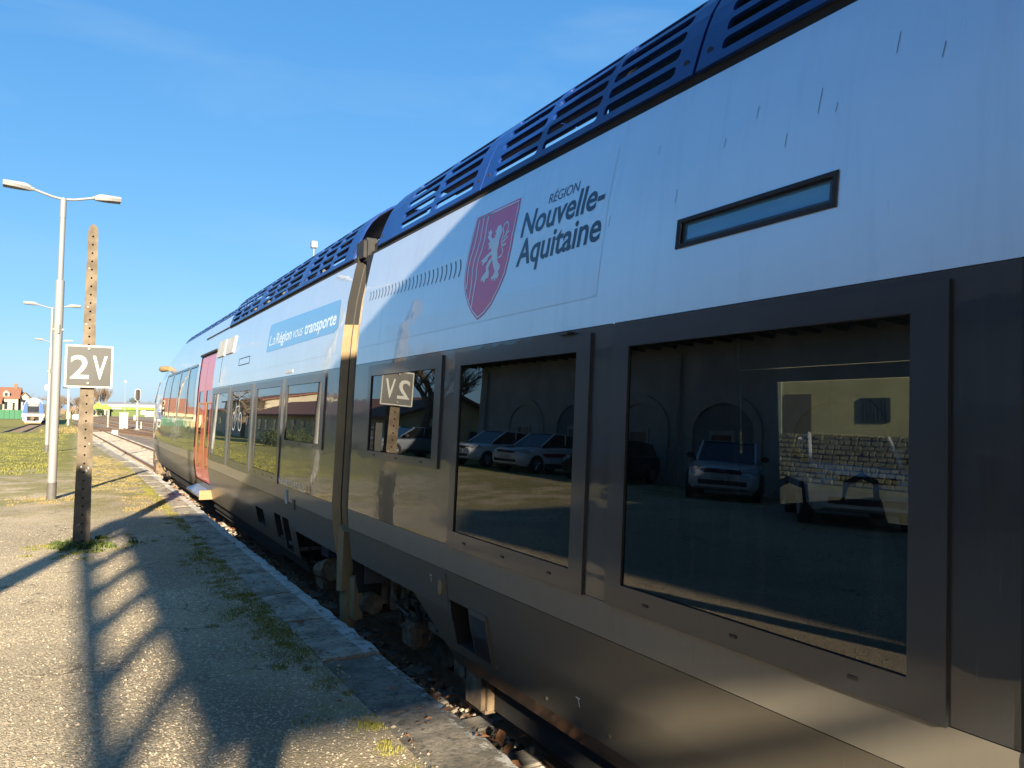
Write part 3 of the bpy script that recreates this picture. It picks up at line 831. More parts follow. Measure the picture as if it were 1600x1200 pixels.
# slit window high on the near carriage
y0, y1, z0, z1 = 1.545, 2.255, 2.315, 2.405
q = MB()
for a, b2, c, d in ((y0 - .02, y0, z0 - .018, z1 + .016), (y1, y1 + .022, z0 - .018, z1 + .016), (y0, y1, z0 - .018, z0), (y0, y1, z1, z1 + .016)):
    q.add([P_near(a, c, .005), P_near(b2, c, .005), P_near(b2, d, .005), P_near(a, d, .005)], [(0, 1, 2, 3)])
    q.add([P_near(a, c, .005), P_near(b2, c, .005), P_near(b2, c, -.02), P_near(a, c, -.02)], [(0, 1, 2, 3)])
    q.add([P_near(a, d, .005), P_near(b2, d, .005), P_near(b2, d, -.02), P_near(a, d, -.02)], [(0, 1, 2, 3)])
w = q.build('slit_window', 'rubber', train)
q = MB(); q.add([P_near(y0, z0, -.014), P_near(y1, z0, -.014), P_near(y1, z1, -.014), P_near(y0, z1, -.014)], [(0, 1, 2, 3)]); q.build('pane', 'slit_pane', w)
q = MB()
for a, b2, c, d in ((y0, y0 + .018, z0, z1), (y1 - .018, y1, z0, z1), (y0 + .018, y1 - .018, z0, z0 + .014), (y0 + .018, y1 - .018, z1 - .012, z1)):
    q.add([P_near(a, c, -.008), P_near(b2, c, -.008), P_near(b2, d, -.008), P_near(a, d, -.008)], [(0, 1, 2, 3)])
q.build('inner_frame', 'frame', w)

# ---- panel joints, hatches and plates on the side
def plate(name, mat, y0, y1, z0, z1, o, parent=train, P=P_far):
    q = MB(); zz = refine([z0, z1], .15)
    for a, b2 in zip(zz, zz[1:]): q.add([P(y0, a, o), P(y1, a, o), P(y1, b2, o), P(y0, b2, o)], [(0, 1, 2, 3)])
    for y in (y0, y1):
        for a, b2 in zip(zz, zz[1:]): q.add([P(y, a, o), P(y, a, -.003), P(y, b2, -.003), P(y, b2, o)], [(0, 1, 2, 3)])
    for z in (z0, z1): q.add([P(y0, z, o), P(y0, z, -.003), P(y1, z, -.003), P(y1, z, o)], [(0, 1, 2, 3)])
    return q.build(name, mat, parent)
for yj in (.965, -3.0):
    plate('panel_joint', 'rubber', yj - .006, yj + .006, .63, 2.03, .002, P=P_near)
plate('service_panel', 'dark', -.0 + .77, .955, .80, 2.02, .010, P=P_near)
plate('vent_cover', 'plate', 12.42, 13.12, 2.56, 2.83, .02); plate('vent_cover', 'plate', 13.24, 13.95, 2.56, 2.84, .02)
for a, b2, c, d in ((11.0, 11.8, 2.305, 2.315), (11.0, 11.8, 2.405, 2.415), (11.0, 11.02, 2.315, 2.405), (11.78, 11.8, 2.315, 2.405), (13.4, 13.42, 2.1, 2.55)):
    plate('panel_joint', 'rubber', a, b2, c, d, .003)
tagp = plate('number_plate', 'plate', 8.44, 8.74, 2.062, 2.092, .006)
plate('release_box', 'plate', 8.36, 8.44, .60, .75, .012); plate('release_box', 'frame', 8.04, 8.12, .57, .68, .012)
sw = plate('hatch', 'skirt', 3.78, 4.00, .14, .45, .014, P=P_near); plate('hatch_glass', 'dark', 3.80, 3.98, .17, .42, .018, sw, P=P_near)
pl = plate('oval_plate', 'skirt', 4.30, 4.46, .42, .60, .008, P=P_near)
q = MB(); c = P_near(4.38, .50, .012)
q.prism([(4.38 + .028 * math.cos(t * .524), .50 + .05 * math.sin(t * .524)) for t in range(12)], 'x', c[0] - .006, c[0] + .012); q.build('marker_lamp', 'endcap', pl)
for a, b2, c, d, P in ((8.42, 8.72, .05, .42, P_far), (8.80, 9.12, .13, .42, P_far), (9.75, 10.2, .17, .38, P_far), (4.02, 4.28, .16, .44, P_near)):
    q = MB(); X0 = prof((c + d) / 2) + .16
    q.add([(X0, a, c), (X0, b2, c), (X0, b2, d), (X0, a, d)], [(0, 1, 2, 3)])
    for y in (a, b2): q.add([P(y, c), (X0, y, c), (X0, y, d), P(y, d)], [(0, 1, 2, 3)])
    for z in (c, d): q.add([P(a, z), (X0, a, z), (X0, b2, z), P(b2, z)], [(0, 1, 2, 3)])
    r = q.build('recess', 'black', train)  # dirty black lining, its colour also standing in for shade inside
    q = MB(); q.tube([(X0 - .06, (a + b2) / 2, c + .05), (X0 - .06, (a + b2) / 2, d - .08)], .025, 8); q.build('valve', 'dust', r)
bx('roof_hook', 'frame', train, 2.05, 2.09, 2.97, 3.06, 2.005, 2.018)

# ---- roof louvre screens
def S(y, t, bx_=2.222, bz=3.065, h=.60):
    return (bx_ + .20 * t + .22 * t ** 4, y, bz + h * t - .02 * t ** 4)
def louvre(y0, y1, cols, mirror, rows=6, low=False):
    q = MB(); S = (lambda y, t: S0(y, t, 2.34, 3.31, .30)) if low else S0
    f = (lambda p: (2 * XC - p[0], p[1], p[2])) if mirror else (lambda p: p)
    PS = lambda y, t: f(S(y, t))
    ts = [0.0] + [.045 + .90 * i / rows for i in range(rows + 1)] + [1.0]
    edges = [y0]
    for c in cols: edges += [c[0] - .03, c[1] + .03]
    edges += [y1]
    for a, b2 in zip(edges, edges[1:]):
        if b2 - a < .002: continue
        inside = [c for c in cols if c[0] >= a and c[1] <= b2]
        for k, (t0, t1) in enumerate(zip(ts, ts[1:])):
            if inside and 0 < k <= rows:
                c = inside[0]; slot_cell(q, PS, a, b2, t0, t1, c[0], c[1], t0 + .026, t1 - .030, .022, .032)
            else:
                n = 3 if k in (0, len(ts) - 2) else 1
                for i in range(n):
                    u0, u1 = t0 + (t1 - t0) * i / n, t0 + (t1 - t0) * (i + 1) / n
                    q.add([PS(a, u0), PS(b2, u0), PS(b2, u1), PS(a, u1)], [(0, 1, 2, 3)])
    bm = bmesh.new(); me = bpy.data.meshes.new('louvre_panel'); me.from_pydata(q.v, [], q.f); bm.from_mesh(me)
    bmesh.ops.remove_doubles(bm, verts=bm.verts[:], dist=.0008); bmesh.ops.recalc_face_normals(bm, faces=bm.faces[:]); bm.to_mesh(me); bm.free()
    p = link('louvre_panel', me, 'blue', train, solid=.018)
    a0, b0 = f(S(y0, 1.0)), f(S(y1, 1.0)); sx = -1 if mirror else 1
    d = MB(); d.box(min(a0[0], a0[0] + sx * .33), max(a0[0], a0[0] + sx * .33), y0, y1, a0[2] - .008, a0[2] + .006); d.build('top_flange', 'blue', p)
    if not mirror:
        for yb in (y0 + .06, y1 - .06):
            c = S(yb, .13); d = MB(); d.tube([(c[0] - .012, c[1], c[2]), (c[0] + .004, c[1], c[2])], .016, 8); d.build('bolt_hole', 'rubber', p)
    return p
S0 = S
def cols3(a, b2, n=3):
    w = (b2 - a - .20) / n
    return [(a + .10 + i * w + .03, a + .10 + (i + 1) * w - .03) for i in range(n)]
LP = [(4.225, 6.12, [(4.36, 4.98), (5.05, 5.66)]), (2.295, 4.205, cols3(2.295, 4.205)), (.345, 2.275, cols3(.345, 2.275)), (-1.6, .325, cols3(-1.6, .325)), (-3.6, -1.62, cols3(-3.6, -1.62)),
      (6.78, 8.66, cols3(6.95, 8.66)), (8.68, 11.0, cols3(8.68, 11.0)), (11.02, 13.3, cols3(11.02, 13.3))]
for mirror in (False, True):
    for a, b2, c in LP: louvre(a, b2, c, mirror)
    for a, b2 in ((13.32, 15.6), (15.62, 17.9), (17.92, 20.2)): louvre(a, b2, cols3(a, b2), mirror, 4, True)
# roof deck, equipment and dark gutter between side and louvres
for a, b2 in ((N0, N1), (F0, 16.0)):
    bx('roof_deck', 'black', train, 2.24, 2 * XC - 2.24, a, b2, 2.96, 3.015)
    bx('gutter', 'black', train, 2.235, 2.26, a, b2, 3.017, 3.075)
for (x0, x1, a, b2, z1) in ((2.50, 4.4, .9, 3.28, 3.60), (2.52, 4.2, -3.0, .8, 3.58), (2.6, 3.2, 3.5, 4.1, 3.16), (2.75, 4.2, 4.3, 5.5, 3.30), (2.6, 4.4, 8.9, 12.6, 3.42), (2.8, 4.2, 7.0, 8.3, 3.35)):
    r = bx('roof_equipment', 'black', train, x0, x1, a, b2, 3.02, z1, b=.04)
    q = MB(); q.tube([(x0 - .08, a, 3.12), (x0 - .08, b2, 3.12)], .035, 8); q.build('pipe', 'black', r)
for k in range(7): bx('roof_bracket', 'galv_d', train, 2.3, 2.36, 7.2 + k * .9, 7.28 + k * .9, 3.02, 3.2)
# smooth roof over the cab
q = MB(); Y = refine([13.3, NOSE0, 22.0, NOSE1], .6); k = 6
for y in Y:
    p = P_far(y, 3.3)
    for i in range(k + 1):
        t = i / k; q.v.append((p[0] + (2 * XC - 2 * p[0]) * t, p[1], p[2] + .20 * math.sin(math.pi * t) * (1 - max(0, (y - NOSE0) / (NOSE1 - NOSE0)))))
for i in range(len(Y) - 1):
    for j in range(k):
        a = i * (k + 1) + j; q.f.append((a, a + 1, a + k + 2, a + k + 1))
q.build('cab_roof', 'blue2', train, smooth=30)
for mirror in (False, True):
    sheet('windscreen', P_far, [27.9, NOSE1], [1.75, 2.75], [], 'pane', train, mirror, ystep=.25, o=.012)
# rear-view pod and nose details
q = MB(); q.tube([(2.16, 22.0, 2.76), (2.06, 22.2, 2.76), (2.02, 22.4, 2.76), (2.01, 22.6, 2.77), (2.02, 22.8, 2.78)], [.06, .085, .085, .07, .03], 10); q.build('rear_view_pod', 'endcap', train, smooth=True)
q = MB(); q.tube([P_far(27.0, 1.9, .02), P_far(27.0, 2.5, .02)], .03, 6); q.build('cab_handrail', 'dust', train)
for (x0, x1, a, b2, z0, z1) in ((2.28, 2.75, 26.8, 27.4, -.18, .30), (2.4, 4.6, 27.6, 28.2, -.36, -.05), (2.35, 2.6, 27.4, 28.0, -.05, .28), (2.22, 2.5, 25.5, 26.4, -.35, .05)):
    bx('nose_equipment', 'dust', train, x0, x1, a, b2, z0, z1, b=.03)

# ---- gangway between the carriages
q = MB(); zz = refine([.06, 3.02], .12)
for z0, z1 in zip(zz, zz[1:]):
    x0, x1 = prof(z0), prof(z1)
    q.add([(x0, F0, z0), (x0 + .16, F0 - .10, z0), (x1 + .16, F0 - .10, z1), (x1, F0, z1)], [(0, 1, 2, 3)])
    q.add([(x0 + .16, F0 - .10, z0), (x0 + .30, F0 - .06, z0), (x1 + .30, F0 - .06, z1), (x1 + .16, F0 - .10, z1)], [(0, 1, 2, 3)])
    if abs(z1 - zz[20]) < 1e-6: q.build('end_fairing', 'endcap', train); q = MB()
q.build('end_fairing_top', 'black', train)  # upper fairing coloured black to imitate shade at the joint
for yy in (F0 - .045, F0 - .085):
    q = MB(); xo = .16 * (F0 - yy) / .10
    for z0, z1 in zip(zz, zz[1:]): q.add([(prof(z0) + xo - .008, yy - .004, z0), (prof(z0) + xo + .002, yy - .006, z0), (prof(z1) + xo + .002, yy - .006, z1), (prof(z1) + xo - .008, yy - .004, z1)], [(0, 1, 2, 3)])
    q.build('fairing_seam', 'rubber', train)
q = MB()
for z0, z1 in zip(zz, zz[1:]):
    x0, x1 = prof(z0), prof(z1)
    q.add([(x0, N1, z0), (x0 + .25, N1 + .03, z0), (x1 + .25, N1 + .03, z1), (x1, N1, z1)], [(0, 1, 2, 3)])
q.build('end_fairing', 'frame', train)
for k in range(5):
    q = MB(); y = N1 + .05 + k * .085
    for z0, z1 in zip(zz, zz[1:]):
        x0, x1 = prof(z0) + .11 + .02 * (k % 2), prof(z1) + .11 + .02 * (k % 2)
        q.add([(x0 + .05, y - .03, z0), (x0, y, z0), (x1, y, z1), (x1 + .05, y - .03, z1)], [(0, 1, 2, 3)])
        q.add([(x0, y, z0), (x0 + .05, y + .055, z0), (x1 + .05, y + .055, z1), (x1, y, z1)], [(0, 1, 2, 3)])
    q.build('bellows_fold', 'bellows', train)
bx('gangway_core', 'black', train, 2.52, 4.54, N1, F0, .1, 3.0)
bx('gangway_cover', 'rubber', train, 2.27, 4.79, N1 + .02, F0 - .11, 2.56, 3.10, b=.04)  # near-black of cover, lip and hood stands in for shade over the gap
bx('gangway_lip', 'rubber', train, 2.245, 2.40, F0 - .16, F0 + .10, 3.022, 3.24, b=.03)
bx('gangway_hood', 'rubber', train, 2.34, 4.72, N1 - .05, F0 + .12, 3.02, 3.24, b=.06)
q = MB(); q.prism([(F0 - .02, .0), (F0 - .16, .02), (F0 - .20, .55), (F0 - .02, .60)], 'x', 2.10, 2.20); q.prism([(F0 - .20, -.30), (F0 - .05, -.30), (F0 - .02, .0), (F0 - .2, .03)], 'x', 2.13, 2.22); q.build('end_cover', 'endcap', train)
bx('cover_plate', 'endcap', train, 2.16, 2.24, F0 - .34, F0 - .20, -.20, .16)
q = MB()
for y in (6.28, 6.05): q.tube([(2.42, y, .5), (2.42, y, -.06)], .045, 8)
q.tube([(2.5, 6.4, 2.9), (2.4, 6.5, 2.2), (2.42, 6.45, 1.2)], .02, 6)
q.build('damper', 'dust', train)

# ---- bogies
def bogie(yc, axles):
    for sx in (4.48, 2.58):
        fr = MB(); fr.bbox(sx - .10, sx + .10, yc - 1.6, yc + 1.6, -.06, .10, .03)
        fr.bbox(sx - .16, sx + .13, yc - .55, yc + .55, -.18, .05, .03)
        o = fr.build('bogie_frame', 'dust', train)
    for ya in axles:
        for sx, d in ((2.72, -1), (4.34, 1)):
            w = MB(); w.tube([(sx, ya, -.075), (sx + .10, ya, -.075)], .425, 28); w.tube([(sx + .10, ya, -.075), (sx + .135, ya, -.075)], .46, 28)
            wh = w.build('wheel', 'dust', train, smooth=35)
            h = MB(); h.tube([(sx - .14 * (d < 0) + .1 * (d > 0), ya, -.075), (sx + .02, ya, -.075)], [.13, .15], 12); h.bbox(sx - .24, sx - .08, ya - .16, ya + .16, -.2, .04, .03); h.build('axle_box', 'dust', wh)
            sp = MB()
            for yy in (-.26, .26): sp.tube([(sx - .16, ya + yy, -.05), (sx - .16, ya + yy, .26)], .075, 10)
            sp.build('spring', 'dust', wh)
    c = MB(); c.tube([(2.30, yc - .75, -.05), (2.30, yc - .35, -.1)], [.09, .12], 10); c.tube([(2.32, yc + .5, .02), (2.32, yc + .95, -.06)], [.12, .08], 10)
    c.bbox(2.30, 2.46, yc - .34, yc - .12, -.28, .0, .02); c.bbox(2.28, 2.42, yc + .0, yc + .25, -.05, .3, .02)
    c.build('brake_unit', 'dust', o)
bogie(7.0, (5.75, 8.2)); bogie(22.6, (21.4, 23.8))
for (a, b2) in ((N0, 4.4), (9.6, 20.4)):
    bx('underframe', 'black', train, 2.34, 4.72, a, b2, -.30, .35, b=.05)
for (y0, y1, z0, z1, x0) in ((4.15, 4.42, -.28, .10, 2.26), (4.50, 4.72, -.20, .22, 2.32)):
    bx('sand_pipe_bracket', 'dust', train, x0, x0 + .16, y0, y1, z0, z1, b=.03)

rr = random.Random(4)
for k in range(14):
    y = rr.choice((rr.uniform(4.9, 6.2), rr.uniform(6.75, 8.1))); x = rr.uniform(2.28, 2.5); z = rr.uniform(-.05, .32)
    q = MB(); pts = [(x, y, .36)]
    for i in range(4): pts.append((x + rr.uniform(-.05, .1), y + rr.uniform(-.12, .12) + i * rr.uniform(-.08, .08), .36 - (i + 1) * rr.uniform(.06, .13)))
    q.tube(pts, rr.uniform(.012, .024), 6); q.build('hose', 'rubber' if k % 3 else 'dust', train, smooth=True)
for (y, z, w, h, x) in ((5.05, .08, .30, .22, 2.34), (5.5, -.12, .22, .2, 2.3), (6.55, -.05, .2, .3, 2.36), (7.5, .02, .28, .2, 2.32), (7.9, -.18, .3, .16, 2.3)):
    q = MB(); q.bbox(x, x + .16, y - w / 2, y + w / 2, z - h / 2, z + h / 2, .025)
    for dy in (-.3, .3): q.tube([(x - .012, y + dy * w, z + h * .25), (x + .01, y + dy * w, z + h * .25)], .018, 6)
    q.build('equipment_box', 'dust', train)
# ---- interior: floor, ceiling, partition, seats seen through the tinted panes
for (a, b2, z) in ((N0, 4.28, .10), (4.28, N1, .58), (F0, 8.2, .58), (8.2, 15.9, .10)):
    bx('interior_floor', 'lining', train, 2.17, 2 * XC - 2.17, a, b2, z, z + .04)
for (a, b2) in ((N0, N1 - .05), (F0 + .05, 15.9)):
    bx('interior_ceiling', 'lining', train, 2.22, 2 * XC - 2.22, a, b2, 2.62, 2.66)
    for yy in (a, b2): bx('end_partition', 'lining', train, 2.2, 2 * XC - 2.2, yy, yy + .03, .14, 2.62)
bx('view_block_panel', 'lining', train, 4.76, 4.80, 4.40, 6.1, .62, 2.4)  # panel added to block the bright view and keep the opposite window dark
seat0 = None
def seat_mesh():
    q = MB(); q.bbox(-.22, .22, -.22, .24, .98, 1.10, .04)
    q.prism([(-.27, 1.05), (-.36, 1.62), (-.33, 1.72), (-.28, 1.72), (-.18, 1.08)], 'x', -.21, .21)
    q.tube([(-.12, -.37, 1.70), (-.10, -.375, 1.80), (0, -.38, 1.83), (.10, -.375, 1.80), (.12, -.37, 1.70)], .014, 6)
    q.box(-.16, .16, -.12, .12, .6, .98); return q
for yb in (-2.9, -2.0, -1.1, -.2, .55, 1.75, 2.35, 3.2, 4.9, 7.6, 8.5, 9.4, 10.3, 11.2, 12.1, 13.0):
    for xs in (2.42, 2.88, 4.18, 4.64):
        if yb in (1.75, 2.35, 3.2) and xs > 4: continue
        if seat0 is None: seat0 = seat_mesh().build('seat', 'seat', train, smooth=30); ob = seat0
        else: ob = bpy.data.objects.new('seat', seat0.data); COL.objects.link(ob); attach(ob, train)
        ob.location = (xs, yb, -.46)

# ---- lettering and emblems printed on the side
def decal2(name, vs, fs, mat, o=.002, P=P_near, parent=train, cuts=.05):
    """flat print laid on the body side; vs are (Y, z) pairs"""
    bm = bmesh.new()
    vv = [bm.verts.new((0, y, z)) for y, z in vs]
    for f in fs:
        try: bm.faces.new([vv[i] for i in f])
        except ValueError: pass
    zs = [p[1] for p in vs]; z = math.floor(min(zs) / cuts) * cuts
    while z < max(zs):
        bmesh.ops.bisect_plane(bm, geom=bm.verts[:] + bm.edges[:] + bm.faces[:], plane_co=(0, 0, z), plane_no=(0, 0, 1)); z += cuts
    for p in bm.verts: p.co = Vector(P(p.co.y, p.co.z, o))
    bmesh.ops.recalc_face_normals(bm, faces=bm.faces[:])
    bm.faces.ensure_lookup_table()
    if bm.faces and sum(f.normal.x * f.calc_area() for f in bm.faces) > 0: bmesh.ops.reverse_faces(bm, faces=bm.faces[:])
    me = bpy.data.meshes.new(name); bm.to_mesh(me); bm.free()
    return link(name, me, mat, parent)
def letter(body, y, z, h, mat, width=1.0, shear=0, bold=0, P=P_near, fit=None, o=.002, rise=0.0, parent=train):
    vs, fs = textmesh(body, h, shear, bold)
    w = max(p[0] for p in vs); k = (fit / w) if fit else width
    return decal2('lettering', [(y - p[0] * k, z + p[1] + rise * p[0] * k) for p in vs], fs, mat, o, P, parent)
def stroke(pts, w):
    """polyline -> ribbon (verts, faces) in the (Y, z) plane"""
    vs, fs = [], []
    for i, p in enumerate(pts):
        a, b2 = pts[max(0, i - 1)], pts[min(len(pts) - 1, i + 1)]
        d = Vector((b2[0] - a[0], b2[1] - a[1])).normalized(); nn = Vector((-d.y, d.x)) * w / 2
        vs += [(p[0] + nn.x, p[1] + nn.y), (p[0] - nn.x, p[1] - nn.y)]
        if i: fs.append((2 * i - 2, 2 * i - 1, 2 * i + 1, 2 * i))
    return vs, fs
SHIELD = [[4.209,2.876],[4.007,2.875],[3.833,2.875],[3.661,2.874],[3.659,2.829],[3.661,2.714],[3.67,2.601],[3.686,2.513],[3.71,2.426],[3.765,2.343],[3.841,2.261],[3.929,2.21],[4.008,2.187],[4.084,2.235],[4.157,2.301],[4.212,2.374],[4.245,2.445],[4.255,2.514],[4.247,2.597],[4.234,2.714],[4.223,2.814]]
LION = [[3.856,2.754],[3.823,2.726],[3.816,2.701],[3.826,2.675],[3.833,2.653],[3.834,2.626],[3.842,2.596],[3.834,2.563],[3.831,2.539],[3.816,2.513],[3.783,2.492],[3.785,2.469],[3.802,2.456],[3.786,2.431],[3.805,2.41],[3.82,2.424],[3.825,2.4],[3.846,2.42],[3.866,2.407],[3.88,2.43],[3.854,2.442],[3.845,2.467],[3.867,2.49],[3.881,2.517],[3.894,2.539],[3.918,2.519],[3.932,2.498],[3.915,2.467],[3.918,2.436],[3.948,2.433],[3.958,2.418],[3.969,2.41],[3.986,2.431],[4.009,2.425],[4.011,2.447],[3.986,2.463],[3.958,2.482],[3.966,2.515],[3.937,2.542],[3.907,2.559],[3.904,2.576],[3.948,2.571],[3.962,2.545],[3.993,2.539],[4.022,2.525],[4.018,2.551],[4.041,2.561],[4.013,2.569],[3.983,2.58],[3.953,2.593],[3.918,2.602],[3.928,2.62],[3.962,2.615],[3.957,2.64],[3.975,2.662],[3.949,2.664],[3.976,2.685],[4,2.704],[3.987,2.72],[4.012,2.745],[3.984,2.733],[3.983,2.755],[3.962,2.739],[3.944,2.723],[3.955,2.705],[3.93,2.679],[3.903,2.683],[3.89,2.691],[3.912,2.697],[3.885,2.703],[3.911,2.721],[3.893,2.729],[3.889,2.749]]
TAIL = [[[3.826,2.541],[3.787,2.547],[3.771,2.571],[3.795,2.616],[3.801,2.654],[3.793,2.688],[3.812,2.722],[3.802,2.744],[3.781,2.754],[3.755,2.741],[3.747,2.711],[3.766,2.682]],[[3.73,2.69],[3.756,2.672],[3.783,2.654]],[[3.735,2.656],[3.761,2.642],[3.786,2.632]],[[3.747,2.615],[3.769,2.611],[3.791,2.608]]]
WAVES = [[[4.175,2.87],[4.172,2.803],[4.172,2.735],[4.179,2.669],[4.204,2.606],[4.219,2.542],[4.213,2.474],[4.21,2.423],[4.222,2.396]],[[4.111,2.869],[4.107,2.789],[4.102,2.712],[4.115,2.648],[4.146,2.587],[4.155,2.523],[4.146,2.455],[4.145,2.389],[4.153,2.308]],[[4.048,2.869],[4.048,2.776],[4.04,2.7],[4.049,2.644],[4.085,2.585],[4.093,2.521],[4.084,2.454],[4.093,2.39],[4.099,2.326],[4.105,2.254]]]
film = decal2('decal_film', [(2.76, 2.90), (2.80, 2.19), (2.83, 2.175), (5.6, 2.175), (5.6, 2.90)], [(0, 1, 2, 3, 4)], 'film', .0008)
sh = decal2('shield_emblem', SHIELD, [tuple(range(len(SHIELD)))], 'shield', .002)
cy = sum(p[0] for p in SHIELD) / len(SHIELD); cz = sum(p[1] for p in SHIELD) / len(SHIELD)
inn = [(cy + (p[0] - cy) * .945, cz + (p[1] - cz) * .955) for p in SHIELD]; inn.append(inn[0]); inn.append(inn[1])
def part2(vs, fs, name): decal2(name, vs, fs, 'decal_w', .0032, parent=sh)
part2(*stroke(inn, .010), 'shield_border')
for w in WAVES: part2(*stroke([(cy + (p[0] - cy) * .95, cz + (p[1] - cz) * .95) for p in w], .014), 'wavy_line')
part2(LION, [tuple(range(len(LION)))], 'lion')
for k, t in enumerate(TAIL): part2(*stroke(t, .014 if k else .012), 'lion_tail')
letter('RÉGION', 3.335, 2.752, .056, 'decal_b', fit=.285, shear=.12)
letter('Nouvelle-', 3.585, 2.617, .140, 'decal_b', fit=.775, shear=.12, bold=.018)
letter('Aquitaine', 3.600, 2.450, .148, 'decal_b', fit=.785, shear=.12, bold=.018)
for k in range(25):
    t = k / 24; yy = 6.06 - t * 1.73; hgt = .075 + .042 * t; zc = 2.612 - .045 * t
    pts = [(yy + .02 * (a * a) - .0, zc + a * hgt / 2) for a in (-1, -.6, -.2, .2, .6, 1)]
    decal2('arc_mark', *stroke(pts, .011 + .004 * t), 'decal_b', .002, cuts=5)
ban = [(9.95 - .0, 2.40), (9.93, 2.735), (9.90, 2.75), (6.96, 2.70), (6.92, 2.68), (6.90, 2.42), (7.02, 2.385), (9.90, 2.385)]
bn = decal2('slogan_banner', ban, [tuple(range(8))], 'decal_s', .002, P_far)
for wd, yy, ft, bo in (('La', 9.83, .32, 0), ('Région', 9.47, .78, .02), ('vous', 8.63, .42, 0), ('transporte', 8.12, 1.14, .02)):
    letter(wd, yy, 2.462, .135, 'decal_w', fit=ft, bold=bo, P=P_far, o=.0035, shear=.1, parent=bn)
letter('94 87 0082773-4 F-SNCF', 8.80, .805, .062, 'decal_w', fit=1.16, P=P_far)
# bicycle mark on the third far window
q1, f1 = [], []
def addst(pts, w):
    a, b2 = stroke(pts, w); o = len(q1); q1.extend(a); f1.extend([tuple(i + o for i in f) for f in b2])
for yc in (11.78, 11.30): addst([(yc + .13 * math.cos(t * .393), 1.47 + .13 * math.sin(t * .393)) for t in range(17)], .022)
addst([(11.78, 1.47), (11.66, 1.68), (11.40, 1.70), (11.30, 1.47)], .02); addst([(11.66, 1.68), (11.55, 1.47), (11.40, 1.70)], .02); addst([(11.42, 1.68), (11.44, 1.78), (11.36, 1.79)], .02)
addst([(11.66, 1.68), (11.67, 1.76)], .02)
decal2('bicycle_mark', q1, f1, 'decal_w', .008, P_far, cuts=5)
def pressed(z): return .0
for y, z, ln in ((1.75, 2.62, .05), (2.05, 2.70, .04), (1.35, 2.82, .07), (2.75, 2.55, .05), (1.55, 2.66, .03), (1.62, 2.74, .09), (1.9, 2.78, .05), (2.3, 2.56, .06), (1.2, 2.72, .05), (2.45, 2.80, .04)):
    decal2('scratch', stroke([(y, z), (y + .006, z - ln)], .0022)[0], [(0, 1, 3, 2)], 'scratch', .0016, P_near)
for z in (2.172,):
    decal2('weld_seam', [(2.8, z), (6.2, z), (6.2, z + .0025), (2.8, z + .0025)], [(0, 1, 2, 3)], 'seam', .0016, P_near, cuts=5)
    decal2('weld_seam', [(6.75, z), (14.0, z), (14.0, z + .0025), (6.75, z + .0025)], [(0, 1, 2, 3)], 'seam', .0016, P_far, cuts=5)
for yy in (.30, -1.9, 5.72):
    decal2('panel_seam', [(yy, 2.04), (yy + .004, 2.04), (yy + .004, 3.0), (yy, 3.0)], [(0, 1, 2, 3)], 'seam', .0016, P_near, cuts=.1)
rr = random.Random(31)
for k in range(9):      # bolts along the lower skirt and beside the joints
    y = -.4 + k * .52; p = P_near(y, .16, 0); q = MB(); q.tube([(p[0] - .006, y, .16), (p[0] + .01, y, .16)], .009, 6); q.build('skirt_bolt', 'dust', train)
letter('T', 4.56, .50, .05, 'decal_w', fit=.035); letter('T', 2.95, .22, .05, 'decal_w', fit=.035)
